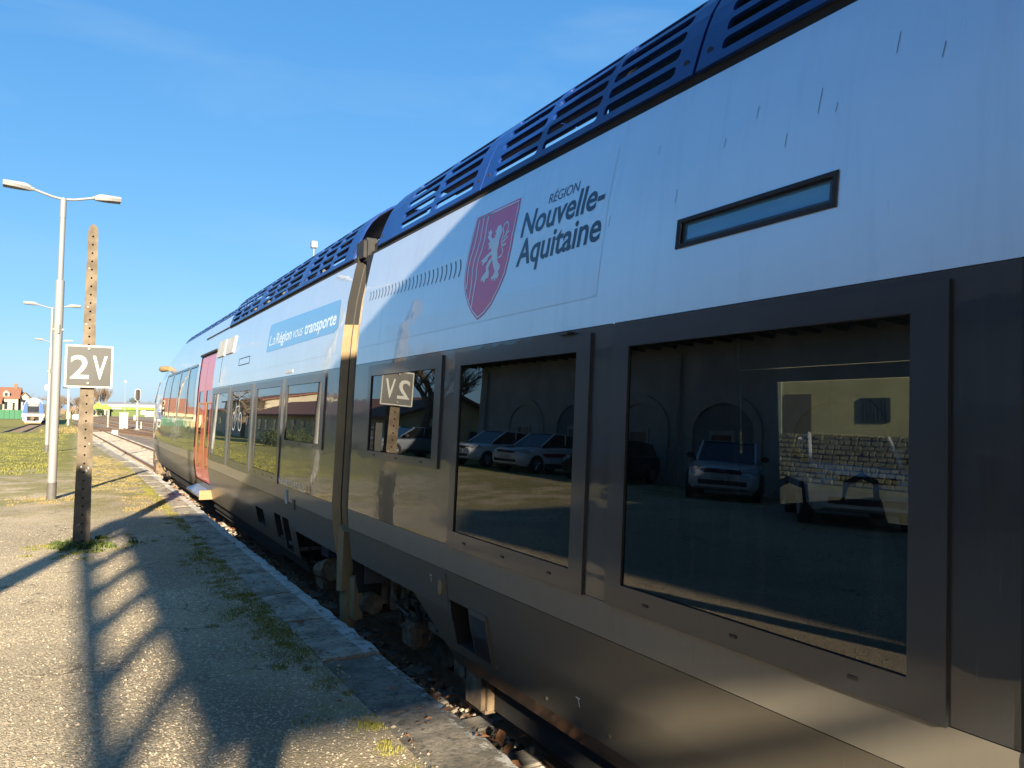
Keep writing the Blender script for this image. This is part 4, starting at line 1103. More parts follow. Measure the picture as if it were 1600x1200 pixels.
# ================================================================== PLATFORM FURNITURE
# ---- twin-arm lamp posts
def lamp_post(label):
    t = thing('lamp_post', label, 'lamp post', group='twin arm lamp posts along the platform')
    q = MB(); q.tube([(0, 0, 0), (0, 0, .30)], .078, 14); q.build('base_sleeve', 'galv_d', t, smooth=True)
    q = MB(); q.tube([(0, 0, .30), (0, 0, 3.95)], .072, 14); q.tube([(0, 0, 3.95), (0, 0, 5.45)], .045, 12); q.tube([(0, 0, 5.10), (0, 0, 5.46)], .050, 12)
    q.build('pole', 'galv', t, smooth=True)
    q = MB(); q.tube([(-.085, -.02, 3.05), (.085, -.02, 3.05)], .03, 8); q.tube([(0, -.07, 2.98), (0, -.07, 3.14)], .028, 8); q.build('bracket', 'galv', t, smooth=True)
    for s in (-1, 1):
        q = MB(); q.tube([(0, 0, 5.44), (s * .18, 0, 5.465), (s * .52, 0, 5.56)], .023, 10); q.tube([(s * .46, 0, 5.545), (s * .54, 0, 5.567)], .034, 10)
        a = q.build('lamp_arm', 'galv', t, smooth=True)
        q = MB(); secs = []
        for i in range(9):
            u = i / 8; x = .50 + u * .42; w = .115 * math.sin(math.pi * min(1, .18 + u * 1.2) * .5) if u < .6 else .115
            h = .085 * (1 - .35 * u) * min(1, .45 + u * 3)
            secs.append([(s * x, w * math.cos(k * math.pi / 6), 5.56 + .05 * (x - .5) + h * math.sin(k * math.pi / 6)) for k in range(7)])
        for c in secs: q.v += c
        for i in range(8):
            for k in range(6): q.f.append((i * 7 + k, i * 7 + k + 1, i * 7 + k + 8, i * 7 + k + 7))
        q.f.append(tuple(range(7))); q.f.append(tuple(56 + k for k in range(7)))
        h = q.build('lamp_head', 'lampwhite', t, smooth=50)
        q = MB()
        for i in range(8):
            for (x0, x1, c0, c1) in ((.50 + i * .0525, .50 + (i + 1) * .0525, secs[i], secs[i + 1]),):
                w0, w1 = c0[0][1], c1[0][1]; z0, z1 = c0[0][2], c1[0][2]
                q.add([(s * x0, -w0 * .96, z0), (s * x0, w0 * .96, z0), (s * x1, w1 * .96, z1), (s * x1, -w1 * .96, z1), (s * x0, -w0 * .9, z0 - .05), (s * x0, w0 * .9, z0 - .05), (s * x1, w1 * .9, z1 - .05), (s * x1, -w1 * .9, z1 - .05)],
                      [(0, 1, 2, 3), (4, 5, 6, 7), (0, 1, 5, 4), (2, 3, 7, 6), (1, 2, 6, 5), (0, 3, 7, 4)])
        q.build('lamp_glass', 'lampgrey', h)
    return t
lp = lamp_post('nearest twin arm lamp post, tallest in view, left of the 2V sign')
spots = [(-.32, 15.72, 'nearest twin arm lamp post, tallest in view, left of the 2V sign'), (-.88, 32.9, 'second twin arm lamp post, mostly hidden behind the nearest one'), (-1.20, 49.6, 'third and smallest twin arm lamp post far along the platform')]
for i, (x, y, lab) in enumerate(spots):
    o = lp if i == 0 else copy_tree(lp)
    o.location = (x, y, 0); o['label'] = lab
    o.rotation_euler = ((0, 0, R(3)), (0, 0, R(-2)), (0, 0, R(2)))[i]

# ---- perforated concrete post
def concrete_post(label, h, loc, holes=True):
    t = thing('concrete_post', label, 'post')
    q = MB(); n = int(h / .104); W = lambda z: .092 - .040 * z / 3.9; D = lambda z: .085 - .03 * z / 3.9
    Pf = lambda a, z: (a * W(z), -D(z), z)
    dz = (h - .10) / n
    for i in range(n):
        z0, z1 = i * dz, (i + 1) * dz
        zc = (z0 + z1) / 2
        loop = slot_cell(q, Pf, -1, 1, z0, z1, -.011 / W(zc), .011 / W(zc), zc - .012, zc + .012, .0109 / W(zc), .0119)
        q.add(loop + [(p[0], p[1] + .05, p[2]) for p in loop], [(k, (k + 1) % 16, 16 + (k + 1) % 16, 16 + k) for k in range(16)] + [tuple(range(16, 32))])
    ztop = h - .10
    q.add([(-W(0), -D(0), 0), (-W(ztop), -D(ztop), ztop), (-W(ztop), D(ztop), ztop), (-W(0), D(0), 0)], [(0, 1, 2, 3)])
    q.add([(W(0), -D(0), 0), (W(ztop), -D(ztop), ztop), (W(ztop), D(ztop), ztop), (W(0), D(0), 0)], [(0, 1, 2, 3)])
    q.add([(-W(0), D(0), 0), (-W(ztop), D(ztop), ztop), (W(ztop), D(ztop), ztop), (W(0), D(0), 0)], [(0, 1, 2, 3)])
    arc = [(W(ztop) * math.cos(k * math.pi / 8), ztop + .10 * math.sin(k * math.pi / 8)) for k in range(9)]
    q.prism(arc, 'y', -D(ztop), D(ztop))
    body = q.build('shaft', 'concrete', t)
    rr = random.Random(5); q = MB()
    for k in range(26):      # pits and lichen crust on the front face
        z = rr.uniform(.2, h - .2); x = rr.uniform(-.62, .62) * W(z)
        if abs(x) < .02: continue
        q.sphere((x, -D(z) + .001, z), rr.uniform(.006, .013), 7, 4, (1, .2, rr.uniform(.7, 1.6)))
    q.build('lichen_spot', 'plate', body, kind='stuff')
    t.location = loc
    return t
concrete_post('tall perforated concrete post carrying the 2V sign', 3.86, (.112, 10.34, 0))
cp = concrete_post('bare perforated concrete post outside the frame, beside the platform canopy', 4.1, (-2.845, .787, 0))
cp.scale = (1.7, 1.7, 1.06)

# ---- 2V sign
t = thing('track_sign', 'square grey sign reading 2V with white border, on the concrete post', 'sign', (.122, 10.23, 1.87))
q = MB(); q.bbox(-.128, .372, 10.205, 10.225, 1.872, 2.378, .006); q.build('border_plate', 'signwhite', t)
q = MB(); q.box(-.108, .352, 10.201, 10.206, 1.892, 2.358); q.build('panel', 'signgrey', t)
for body, x0, wd in (('2', -.072, .195), ('V', .158, .155)):
    vs, fs = textmesh(body, .29, 0, .012); w = max(p[0] for p in vs); hh = max(p[1] for p in vs); me = bpy.data.meshes.new('lettering')
    me.from_pydata([(x0 + p[0] * wd / w, 10.198, 1.980 + p[1] * .275 / hh) for p in vs], [], fs); link('lettering', me, 'signwhite', t)
for z in (2.335, 1.925):
    q = MB(); q.tube([(.115, 10.185, z), (.115, 10.21, z)], .014, 10); q.build('bolt', 'cabinet', t)
q = MB(); q.box(.03, .20, 10.226, 10.262, 1.95, 1.99); q.box(.03, .20, 10.226, 10.262, 2.25, 2.29); q.build('clamp', 'galv', t)
t.rotation_euler = (0, 0, 0)

# ---- canopy behind the photographer (its shadow lies on platform and train)
t = thing('platform_canopy', 'flat platform canopy with open lattice edge, casting the shade over the near carriage', 'canopy', (-.8, -4, 0))
XL, XR_, YF, YB, H = -3.14, 2.1, .36, -8.3, 4.30
bx('roof_slab', 'cream_timber', t, XL, XR_, YB, YF, H, H + .12)
bx('lower_chord', 'cream_timber', t, XL - .05, XL + .05, YB, YF, H - .52, H - .42)
k = 0; y = YB
while y <= YF + .01:
    bx('lattice_post', 'cream_timber', t, XL - .04, XL + .04, y - .09, y + .09, H - .42, H); y += (YF - YB) / 7
for yy in (-1.6, -6.6):
    q = MB(); q.tube([(-.8, yy, 0), (-.8, yy, H)], .09, 10); q.build('column', 'galv_d', t)
    q = MB(); q.tube([(-.8, yy, 3.3), (.5, yy, H)], .05, 8); q.tube([(-.8, yy, 3.3), (-2.1, yy, H)], .05, 8); q.build('bracket', 'galv_d', t)

# ================================================================== FAR END OF THE STATION
# ---- blue-fronted train on the siding
t = thing('parked_train', 'distant blue and white train facing us on the grassy siding at far left', 'train', (-5.1, 130, -.55))
cx, yf = -5.35, 130.0
def fr(name, mat, poly, y0, y1, parent): 
    q = MB(); q.prism([(cx + a, b2) for a, b2 in poly], 'y', y0, y1); return q.build(name, mat, parent)
outl = [(-1.30, .1), (-1.36, .9), (-1.30, 1.5), (-1.15, 2.5), (-.75, 3.05), (-.3, 3.3), (.3, 3.3), (.75, 3.05), (1.15, 2.5), (1.30, 1.5), (1.36, .9), (1.30, .1), (1.0, -.25), (-1.0, -.25)]
fr('body', 'car_white', outl, yf, yf + 60, t)
fr('cheek', 'train_blue', [(-1.33, 1.02), (-1.27, 1.6), (-1.12, 2.45), (-.82, 2.85), (-.70, 2.85), (-.72, 1.02)], yf - .14, yf, t)
fr('cheek', 'train_blue', [(1.33, 1.02), (1.27, 1.6), (1.12, 2.45), (.82, 2.85), (.70, 2.85), (.72, 1.02)], yf - .14, yf, t)
fr('brow', 'galv', [(-.72, 2.45), (-.70, 2.95), (-.3, 3.22), (.3, 3.22), (.70, 2.95), (.72, 2.45)], yf - .13, yf, t)
ws = fr('windscreen', 'pane', [(-.68, 1.25), (-.66, 2.42), (.66, 2.42), (.68, 1.25)], yf - .10, yf, t)
fr('destination_screen', 'plate', [(-.6, 2.12), (-.6, 2.34), (.6, 2.34), (.6, 2.12)], yf - .13, yf - .1, ws)
fr('nose_band', 'frame', [(-.72, 1.0), (-.72, 1.24), (.72, 1.24), (.72, 1.0)], yf - .16, yf, t)
fr('bumper', 'signwhite', [(-1.42, .62), (-1.40, .98), (1.40, .98), (1.42, .62)], yf - .3, yf, t)
fr('coupler_bay', 'black', [(-.72, -.02), (-.72, .56), (.72, .56), (.72, -.02)], yf - .12, yf, t)
fr('apron', 'plate', [(-1.32, .5), (-1.05, -.2), (-.76, -.2), (-.76, .58), (-1.38, .6)], yf - .22, yf, t)
fr('apron', 'plate', [(1.32, .5), (1.05, -.2), (.76, -.2), (.76, .58), (1.38, .6)], yf - .22, yf, t)
fr('snow_plough', 'endcap', [(-1.0, -.42), (-1.05, -.24), (1.05, -.24), (1.0, -.42)], yf - .45, yf, t)
q = MB(); q.tube([(cx, yf - .6, .25), (cx, yf, .25)], .16, 10); q.bbox(cx - .3, cx + .2, yf - .3, yf - .1, .1, .5, .04); q.build('coupler', 'dust', t)
q = MB(); q.sphere((cx - .02, yf - .16, 2.68), .12, 8, 6); q.build('headlight', 'signwhite', t)
fr('side_logo', 'shield', [(1.5, .8), (1.5, 1.3), (2.1, 1.3), (2.1, .8)], yf + 3, yf + 3.1, t)

# ---- houses with orange roofs and green fence
def gable_house(name, label, x0, x1, y0, y1, zb, ze, zr, wallm, roofm, ridge='x', wins=(), group=None, over=.4):
    t = thing(name, label, 'house', ((x0 + x1) / 2, (y0 + y1) / 2, zb), group)
    q = MB()
    if ridge == 'x':
        ym = (y0 + y1) / 2
        q.prism([(y0, zb), (y1, zb), (y1, ze), (ym, zr), (y0, ze)], 'x', x0, x1); q.build('wall', wallm, t)
        q = MB(); s = (zr - ze) / (ym - y0)
        q.prism([(y0 - over, ze - over * s + .02), (ym, zr + .02), (y1 + over, ze - over * s + .02), (y1 + over, ze - over * s + .22), (ym, zr + .22), (y0 - over, ze - over * s + .22)], 'x', x0 - over, x1 + over)
    else:
        xm = (x0 + x1) / 2
        q.prism([(x0, zb), (x1, zb), (x1, ze), (xm, zr), (x0, ze)], 'y', y0, y1); q.build('wall', wallm, t)
        q = MB(); s = (zr - ze) / (xm - x0)
        q.prism([(x0 - over, ze - over * s + .02), (xm, zr + .02), (x1 + over, ze - over * s + .02), (x1 + over, ze - over * s + .22), (xm, zr + .22), (x0 - over, ze - over * s + .22)], 'y', y0 - over, y1 + over)
    rf = q.build('roof', roofm, t)
    for (fx, fy, a, b2, c, d) in wins:       # windows on a wall at y=fy (x range a..b) or x=fx (y range a..b)
        q = MB(); q2 = MB()
        if fx is None:
            sg = -1 if fy <= (y0 + y1) / 2 else 1
            q.box(a - .12, b2 + .12, fy + min(0, sg * .06), fy + max(0, sg * .06), c - .12, d + .12); q2.box(a, b2, fy + min(0, sg * .09), fy + max(0, sg * .09), c, d)
        else:
            sg = -1 if fx <= (x0 + x1) / 2 else 1
            q.box(fx + min(0, sg * .06), fx + max(0, sg * .06), a - .12, b2 + .12, c - .12, d + .12); q2.box(fx + min(0, sg * .09), fx + max(0, sg * .09), a, b2, c, d)
        w = q.build('window', 'stone_w', t); q2.build('pane', 'pane', w)
    return t, rf
t, rf = gable_house('roadside_house', 'cream house with steep orange roof and dormer, behind the parked train', -24, -13.2, 236, 250, -.7, 4.6, 7.4, 'stucco_c', 'orange_roof', 'x',
    [(None, 236, -16.2, -15.5, 1.6, 3.6), (None, 236, -14.4, -13.9, 1.4, 3.4), (None, 236, -18.3, -17.6, 1.6, 3.6), (-13.2, None, 240, 241, 1.4, 3.4)])
q = MB(); q.prism([(-16.6, 4.9), (-15.2, 4.9), (-15.2, 6.0), (-15.9, 6.6), (-16.6, 6.0)], 'y', 236.4, 240); d = q.build('dormer', 'stucco_c', t)
q = MB(); q.box(-16.2, -15.6, 236.33, 236.4, 5.1, 5.9); q.build('dormer_pane', 'pane', d)
bx('chimney', 'orange_roof', rf, -14.6, -13.8, 242, 243, 6.8, 8.6)
gable_house('roadside_house', 'low pale house with orange tiles at the left frame edge', -26, -16.2, 222, 231, -.7, 3.0, 4.6, 'stucco_y', 'orange_roof', 'x', [(None, 222, -17.6, -17, 1, 2.2)])
gable_house('roadside_house', 'white gabled house just right of the steep orange roof', -12.9, -10.9, 238, 248, -.7, 4.9, 6.0, 'stucco_c', 'orange_roof', 'y', [(None, 238, -12.2, -11.6, 2.6, 4.2)])
t = thing('green_fence', 'green screened fence in front of the orange roofed houses', 'fence', (-14, 205, -.7))
for i in range(11):
    bx('fence_panel', 'greenfence', t, -21 + i * 1.0, -20.06 + i * 1.0, 205, 205.06, -.6, 1.45)
    q = MB(); q.tube([(-21.03 + i, 205.03, -.7), (-21.03 + i, 205.03, 1.6)], .04, 6); q.build('fence_post', 'iron', t)
q = MB(); q.tube([(-17.2, 203, -.7), (-17.2, 203, .3)], .06, 6); q.prism([(-17.2 + .5 * math.cos(k * .524), .75 + .5 * math.sin(k * .524)) for k in range(12)], 'y', 202.9, 203); tag(q.build('round_sign', 'signwhite'), 'small white round board in front of the green fence', 'sign')

# ---- lime green retail shed
t = thing('retail_shed', 'long low shop with lime green gabled fascia and grey roof in the distance', 'building', (17, 345, -.7))
bx('wall', 'stucco_c', t, 5.4, 12.0, 345, 375, -.7, 3.0); bx('wall', 'roofgrey', t, 12.0, 44, 348, 380, -.7, 3.1)
q = MB(); q.prism([(346.5, 3.1), (381, 3.1), (381, 5.4), (366, 5.5), (348, 4.35)], 'x', 7.5, 44); q.build('roof', 'roofgrey', t)
q = MB(); q.prism([(5.2, 2.3), (6.0, 3.4), (8.0, 5.15), (9.5, 3.7), (10.6, 4.5), (12.2, 3.0), (12.6, 2.3)], 'y', 344.4, 344.9); q.build('gable_fascia', 'lime', t)
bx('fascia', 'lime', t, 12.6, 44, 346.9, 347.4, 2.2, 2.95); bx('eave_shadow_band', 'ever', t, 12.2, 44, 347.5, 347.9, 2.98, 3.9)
bx('name_board', 'signwhite', t, 12.7, 16.3, 346.7, 346.88, 2.25, 2.85)
bx('green_wall_cladding', 'weed', t, 12.3, 25, 347.6, 347.9, -.7, 2.1)
for x in (6.0, 7.6, 9.2, 10.8): bx('shop_window', 'pane', t, x, x + .9, 344.9, 344.98, -.3, 1.8)
bx('poster', 'signwhite', t, 23.6, 25.4, 347.3, 347.5, 0.2, 2.0)

# ---- signals, cabinets and small posts by the tracks
t = thing('signal_mast', 'railway signal with black oval head on a white mast', 'signal', (6.45, 100, -.7))
q = MB(); q.tube([(6.45, 100, -.7), (6.40, 100, 3.0)], .10, 10); q.build('mast', 'signwhite', t)
def oval(x0, x1, z0, z1, y0, y1):
    r = (x1 - x0) / 2; cx_ = (x0 + x1) / 2; q = MB()
    pts = [(cx_ + r * math.cos(k * math.pi / 6), z1 - r + r * math.sin(k * math.pi / 6)) for k in range(7)] + [(cx_ - r * math.cos(k * math.pi / 6), z0 + r - r * math.sin(k * math.pi / 6)) for k in range(7)]
    q.prism(pts, 'y', y0, y1); return q
hd = oval(6.07, 6.69, 2.85, 4.28, 99.7, 99.78).build('signal_border', 'signwhite', t)
oval(6.12, 6.64, 2.90, 4.23, 99.62, 99.70).build('signal_head', 'iron', t)
for k in range(4):
    q = MB(); q.tube([(6.38, 99.45, 3.12 + k * .29), (6.38, 99.62, 3.12 + k * .29)], .09, 10); q.build('signal_lens', 'sig_red', hd)
oval(5.74, 6.05, 2.50, 2.98, 99.6, 99.7).build('small_signal_head', 'iron', t)
q = MB(); q.tube([(5.9, 99.75, 2.75), (6.4, 99.85, 2.7)], .04, 6); q.build('arm', 'iron', t)
bx('relay_box', 'cabinet', t, 6.02, 6.32, 99.5, 99.8, .5, 1.12)
bx('base', 'sleeper', t, 6.2, 6.7, 99.75, 100.25, -.72, -.5)
t = thing('relay_cabinet', 'cream metal trackside cabinet left of the signal', 'cabinet', (5.2, 104, -.7))
bx('cabinet_body', 'cabinet', t, 4.72, 5.66, 103.7, 104.3, -.6, 1.30, b=.03); bx('cabinet_roof', 'plate', t, 4.66, 5.72, 103.64, 104.36, 1.30, 1.38); bx('door', 'signwhite', t, 4.80, 5.58, 103.67, 103.70, -.45, 1.2); bx('plinth', 'sleeper', t, 4.7, 5.7, 103.7, 104.3, -.72, -.6)
t = thing('slim_mast', 'very thin white mast with small lamp, above the cream cabinet', 'mast', (5.35, 106, -.7))
q = MB(); q.tube([(5.43, 106, -.7), (5.33, 106, 5.2)], [.05, .03], 6); q.build('pole', 'galv', t); q = MB(); q.bbox(5.18, 5.48, 105.8, 106.2, 5.2, 5.42, .04); q.build('lamp', 'signwhite', t)
t = thing('marker_box', 'low white box with dark curved mark lying between the rails', 'marker', (3.2, 78, -.7))
bx('box', 'signwhite', t, 2.96, 3.46, 77.9, 78.2, -.70, -.18, b=.02)
q = MB(); q.tube([(3.06, 77.88, -.42), (3.13, 77.88, -.34), (3.21, 77.88, -.31), (3.29, 77.88, -.34), (3.36, 77.88, -.42)], .025, 6); q.build('mark', 'iron', t)
for x, y, z1, rr_, mt, lab in ((6.92, 100.4, .33, .07, 'signwhite', 'short white stub post right of the signal'), (3.96, 118, 1.76, .10, 'cabinet', 'plain brownish post beyond the points, left of the cabinet')):
    q = MB(); q.tube([(x, y, -.72), (x, y, z1 - .05), (x, y, z1)], [rr_, rr_, rr_ * .6], 8); tag(q.build('track_post', mt), lab, 'post')
t = thing('signal_mast', 'white mast with side arm standing beyond the sign, left of the concrete post', 'signal', (-.9, 130, -.7))
q = MB(); q.tube([(-.88, 130, -.7), (-1.02, 130, 4.9)], .16, 8); q.build('mast', 'signwhite', t); bx('arm', 'iron', t, -1.75, -.9, 129.8, 130.2, 4.85, 5.1); bx('box', 'cabinet', t, -1.15, -.65, 129.6, 129.9, .3, 1.3); bx('lamp', 'signwhite', t, -1.1, -.6, 129.7, 130.1, 4.95, 5.25)
t = thing('clock_post', 'round white faced disc on a post behind the nearest lamp post', 'sign', (-3.5, 128, -.7))
q = MB(); q.prism([(-3.6 + .42 * math.cos(k * .4189), 4.85 + .5 * math.sin(k * .4189)) for k in range(15)], 'y', 127.8, 127.95); q.build('disc', 'signwhite', t); q = MB(); q.tube([(-3.45, 128, -.7), (-3.6, 128, 4.5)], .12, 8); q.build('post', 'galv', t)
t = thing('floodlight_mast', 'slim floodlight mast showing above the train roof', 'floodlight', (12.25, 45, -.7))
q = MB(); q.tube([(12.25, 45, -.7), (12.22, 45, 11.7)], [.09, .04], 8); q.build('pole', 'galv', t); q = MB(); q.bbox(12.03, 12.42, 44.85, 45.15, 11.7, 12.15, .05); q.build('lamp_head', 'lampgrey', t); q = MB(); q.box(12.08, 12.37, 44.83, 44.86, 11.75, 12.1); q.build('lamp_glass', 'plate', t)
for x, y, lab in ((-3.15, 122, 'white trackside box beside the parked train'),):
    tag(bx('track_box', 'signwhite', None, x, x + .5, y, y + .4, -.72, .35, b=.03), lab, 'box')
for i, x in enumerate((.6, 1.5, 2.6)):
    tag(bx('far_van', 'car_white', None, x - 1.2, x + .2, 205 + i * 2, 209 + i * 2, -.7, .6, b=.2), ('leftmost', 'middle', 'rightmost')[i] + ' of three tiny pale vehicles under the bare trees', 'vehicle')

# ---- bare trees
def bare_tree(name, label, loc, h, spread, seed, levels=4, upright=.5, group=None, bark='bark', twig='twig', k0=.035, density=5, leaf=0):
    t = thing(name, label, 'tree', loc, group); rr = random.Random(seed)
    tr, cr = MB(), MB(); L = Vector(loc)
    def grow(p, d, ln, rad, lev):
        seg = [p]; q = p; dd = d.copy()
        for i in range(3):
            dd = (dd + Vector((rr.gauss(0, .12), rr.gauss(0, .12), rr.gauss(.04, .08)))).normalized(); q = q + dd * ln / 3; seg.append(q)
        (tr if lev < 2 else cr).tube(seg, [rad, rad * .85, rad * .72, rad * .6], 6 if lev < 2 else 3, cap=False)
        if lev >= levels: return
        nb = density if lev else density + 1
        for i in range(nb):
            u = rr.uniform(.35, 1.0) if lev else rr.uniform(.45, 1.0); b0 = seg[0].lerp(seg[-1], u) if u < .99 else seg[-1]
            b0 = seg[min(2, int(u * 3))].lerp(seg[min(3, int(u * 3) + 1)], (u * 3) % 1)
            a = rr.uniform(0, 6.28); side = Vector((math.cos(a), math.sin(a), 0)) * spread
            nd = (dd * upright + side * (1 - upright * .5) + Vector((0, 0, .35 * upright))).normalized()
            grow(b0, nd, ln * rr.uniform(.5, .78), rad * rr.uniform(.38, .55), lev + 1)
    grow(L, Vector((0, 0, 1)), h * .42, h * k0, 0)
    tr.build('trunk', bark, t); cr.build('crown', twig, t); return t
for i, (x, y, h, sp_, up, lab) in enumerate([
    (-14, 400, 12, .9, .5, 'bare tree above the orange roofed houses'), (-9, 395, 11, 1.0, .5, 'bare tree behind the blue fronted train'), (-6.0, 388, 12, .9, .55, 'bare brownish tree left of the nearest lamp post'),
    (-2.6, 360, 12, .95, .5, 'broad bare tree showing under the 2V sign at left'), (.8, 380, 11, 1.0, .5, 'bare tree hidden partly by the concrete post'), (3.4, 372, 10, 1.0, .5, 'bare tree right of the concrete post'),
    (9.2, 420, 16.5, .28, .9, 'left one of two tall slender bare poplars'), (12.2, 425, 15.5, .28, .9, 'right one of two tall slender bare poplars'),
    (17, 430, 9, 1, .5, 'low bare tree behind the lime green shop'), (31, 440, 10, 1, .5, 'bare tree just right of the signal head'), (5.6, 405, 11.5, 1, .5, 'bare tree left of the poplars')]):
    bare_tree('poplar_tree' if up > .8 else 'bare_tree', lab, (x, y, -.7), h, sp_, 40 + i, 4, up, 'bare trees behind the station yard', k0=.018 if up > .8 else .03, density=5 if up < .8 else 7)
def leafy_tree(name, label, loc, h, w, seed, n=900, group=None, cone=False, mat='ever', ls=.25, trunk=.35):
    t = thing(name, label, 'tree', loc, group); rr = random.Random(seed)
    q = MB(); q.tube([loc, (loc[0] + .1, loc[1], loc[2] + h * .55)], [h * .035, h * .02], 7); q.build('trunk', 'bark', t)
    q = MB(); lobes = [(Vector((rr.gauss(0, .28) * w, rr.gauss(0, .28) * w, h * rr.uniform(trunk, .9))), rr.uniform(.25, .5) * w) for i in range(12)]
    for i in range(n):
        c, r0 = rr.choice(lobes); d = Vector((rr.gauss(0, 1), rr.gauss(0, 1), rr.gauss(0, .8))).normalized() * r0 * rr.uniform(.6, 1)
        p = Vector(loc) + c + d; a = Vector((rr.gauss(0, 1), rr.gauss(0, 1), rr.gauss(0, 1))).normalized(); b2 = a.orthogonal().normalized(); s = ls * rr.uniform(.6, 1.3)
        q.add([p - a * s, p + b2 * s * .5, p + a * s, p - b2 * s * .5], [(0, 1, 2, 3)])
    q.build('crown', mat, t); return t
leafy_tree('conifer_tree', 'dark umbrella pine above the houses at the left edge', (-25.5, 300, -.7), 9.3, 4.6, 3, 1100, 'evergreens in the distance', ls=.4, trunk=.6)
leafy_tree('conifer_tree', 'dark pine between the houses and the blue fronted train', (-18.5, 310, -.7), 8.6, 4.5, 4, 1100, 'evergreens in the distance', ls=.4, trunk=.55)
leafy_tree('conifer_tree', 'small dark evergreen behind the slim mast and shop roof', (25.5, 425, -.7), 8.3, 4.2, 5, 1100, 'evergreens in the distance', ls=.4, trunk=.35)
leafy_tree('conifer_tree', 'small green shrub in front of the lime green shop', (8.0, 338, -.7), 3.0, 2.2, 6, 500, 'evergreens in the distance', ls=.25, trunk=.2)
# far low woodland closing the horizon
q = MB(); rr = random.Random(77)
for i in range(5200):
    x = rr.uniform(-140, 260); y = 520 + rr.uniform(0, 40); hz = 3.2 + 2.2 * math.sin(x * .09) + 1.5 * math.sin(x * .31 + 1)
    z = -.7 + rr.random() * max(1.5, hz) + rr.uniform(0, 1); s = rr.uniform(.4, 1.2)
    q.add([(x - s * .4, y, z - s), (x + s * .4, y, z - s), (x + s * .2, y + .3, z + s), (x - s * .3, y + .2, z + s * .8)], [(0, 1, 2, 3)])
tag(q.build('woodland', 'twig', kind='stuff'), 'low winter woodland closing the horizon', 'woodland')
# ================================================================== THE SIDE THE TRAIN WINDOWS MIRROR (left of the frame)
# ---- station building with arched bays
t = thing('station_building', 'grey stuccoed station building with arched bays, mirrored in the near train windows', 'building', (-20, 24, 0))
X0 = -14.6
bx('wall', 'stucco_g', t, -25, X0, -26.0, 35.5, -.1, 5.9)
q = MB(); q.prism([(-26.1, 5.5), (-19.8, 8.8), (-13.5, 5.5), (-13.5, 5.68), (-19.8, 9.05), (-26.1, 5.68)], 'y', -27, 36.6); rf = q.build('roof', 'roof_dark', t)
bx('eave_board', 'timber_d', rf, -13.56, -13.42, -27, 36.6, 5.36, 5.52)
for yy in refine([6.4, 36.2], .9): bx('rafter_end', 'timber_d', rf, -14.6, -13.6, yy - .05, yy + .05, 5.36, 5.48)
bx('shade_wing_wall', 'stucco_g', t, X0, -9.8, -24, -7.0, -.1, 7.2); q = MB(); q.prism([(-24.6, 7.2), (-15.5, 9.4), (-6.4, 7.2), (-6.4, 7.4), (-15.5, 9.6), (-24.6, 7.4)], 'x', X0 - 4, -9.4); q.build('shade_wing_roof', 'roof_dark', t)  # wing added out of view to cast shade on the car park ground
bx('plinth', 'stone_w', t, X0, X0 + .06, -26.0, 35.5, -.1, .55)
for k in range(9):
    yc = -3.35 + k * 4.25; r0, r1 = 1.35, 1.65
    q = MB(); n = 12; zs = 2.35
    ring = []
    for i in range(n + 1):
        a = math.pi * i / n; ring.append(((yc + r0 * math.cos(a), zs + r0 * .72 * math.sin(a)), (yc + r1 * math.cos(a), zs + r1 * .78 * math.sin(a))))
    for (a0, b0), (a1, b1) in zip(ring, ring[1:]): q.prism([a0, b0, b1, a1], 'x', X0 + .01, X0 + .10)
    for s in (-1, 1): q.box(X0 + .01, X0 + .10, yc + s * r0 if s > 0 else yc - r1, yc + r1 if s > 0 else yc - r0, .56, zs)
    ar = q.build('arch_surround', 'stone_w', t)
    q = MB(); q.prism([(yc - r0, 0)] + [(yc + r0 * math.cos(math.pi - math.pi * i / n), zs + r0 * .72 * math.sin(math.pi * i / n)) for i in range(n + 1)] + [(yc + r0, 0)], 'x', X0 + .005, X0 + .03); q.build('bay_infill', 'joinery' if k % 2 else 'stucco_g', ar)
    q = MB(); q.box(X0 + .03, X0 + .06, yc - .45, yc + .45, .1, 2.25); q.build('door_leaf', 'pane', ar)
    q = MB(); q.box(X0 + .03, X0 + .09, yc - .57, yc - .45, .1, 2.4); q.box(X0 + .03, X0 + .09, yc + .45, yc + .57, .1, 2.4); q.box(X0 + .03, X0 + .09, yc - .45, yc + .45, 2.25, 2.4); q.build('door_frame', 'stone_w', ar)
for yy in (34.6, 20.0): 
    q = MB(); q.tube([(X0 + .12, yy, 0), (X0 + .12, yy, 5.1), (-13.7, yy, 5.45)], .06, 8); q.build('downpipe', 'galv', t)

gable_house('low_house', 'long low yellow house with red tiles, mirrored in the small near window', -22, -13.2, 44, 88, -.2, 2.5, 4.1, 'stucco_y', 'terracotta', 'y',
    [(-13.2, None, 47 + k * 3.6, 48 + k * 3.6, .9, 2.0) for k in range(11)] + [(None, 44, -16.2, -15.2, .4, 2.1), (None, 44, -19.5, -18.5, .9, 2.0)])
gable_house('low_house', 'beige warehouse with red roof far along the platform, mirrored in the bicycle window', -32, -17, 100, 130, -.6, 4.6, 6.3, 'stucco_c', 'terracotta', 'y', [(-17, None, 104 + k * 5, 105.4 + k * 5, 1.2, 2.6) for k in range(5)])
gable_house('low_house', 'terracotta roofed row behind the warehouse, mirrored at the cab end', -45, -22, 140, 190, -.7, 3.6, 5.6, 'stucco_c', 'terracotta', 'y', [(-22, None, 145 + k * 6, 146.4 + k * 6, 1.0, 2.2) for k in range(7)])

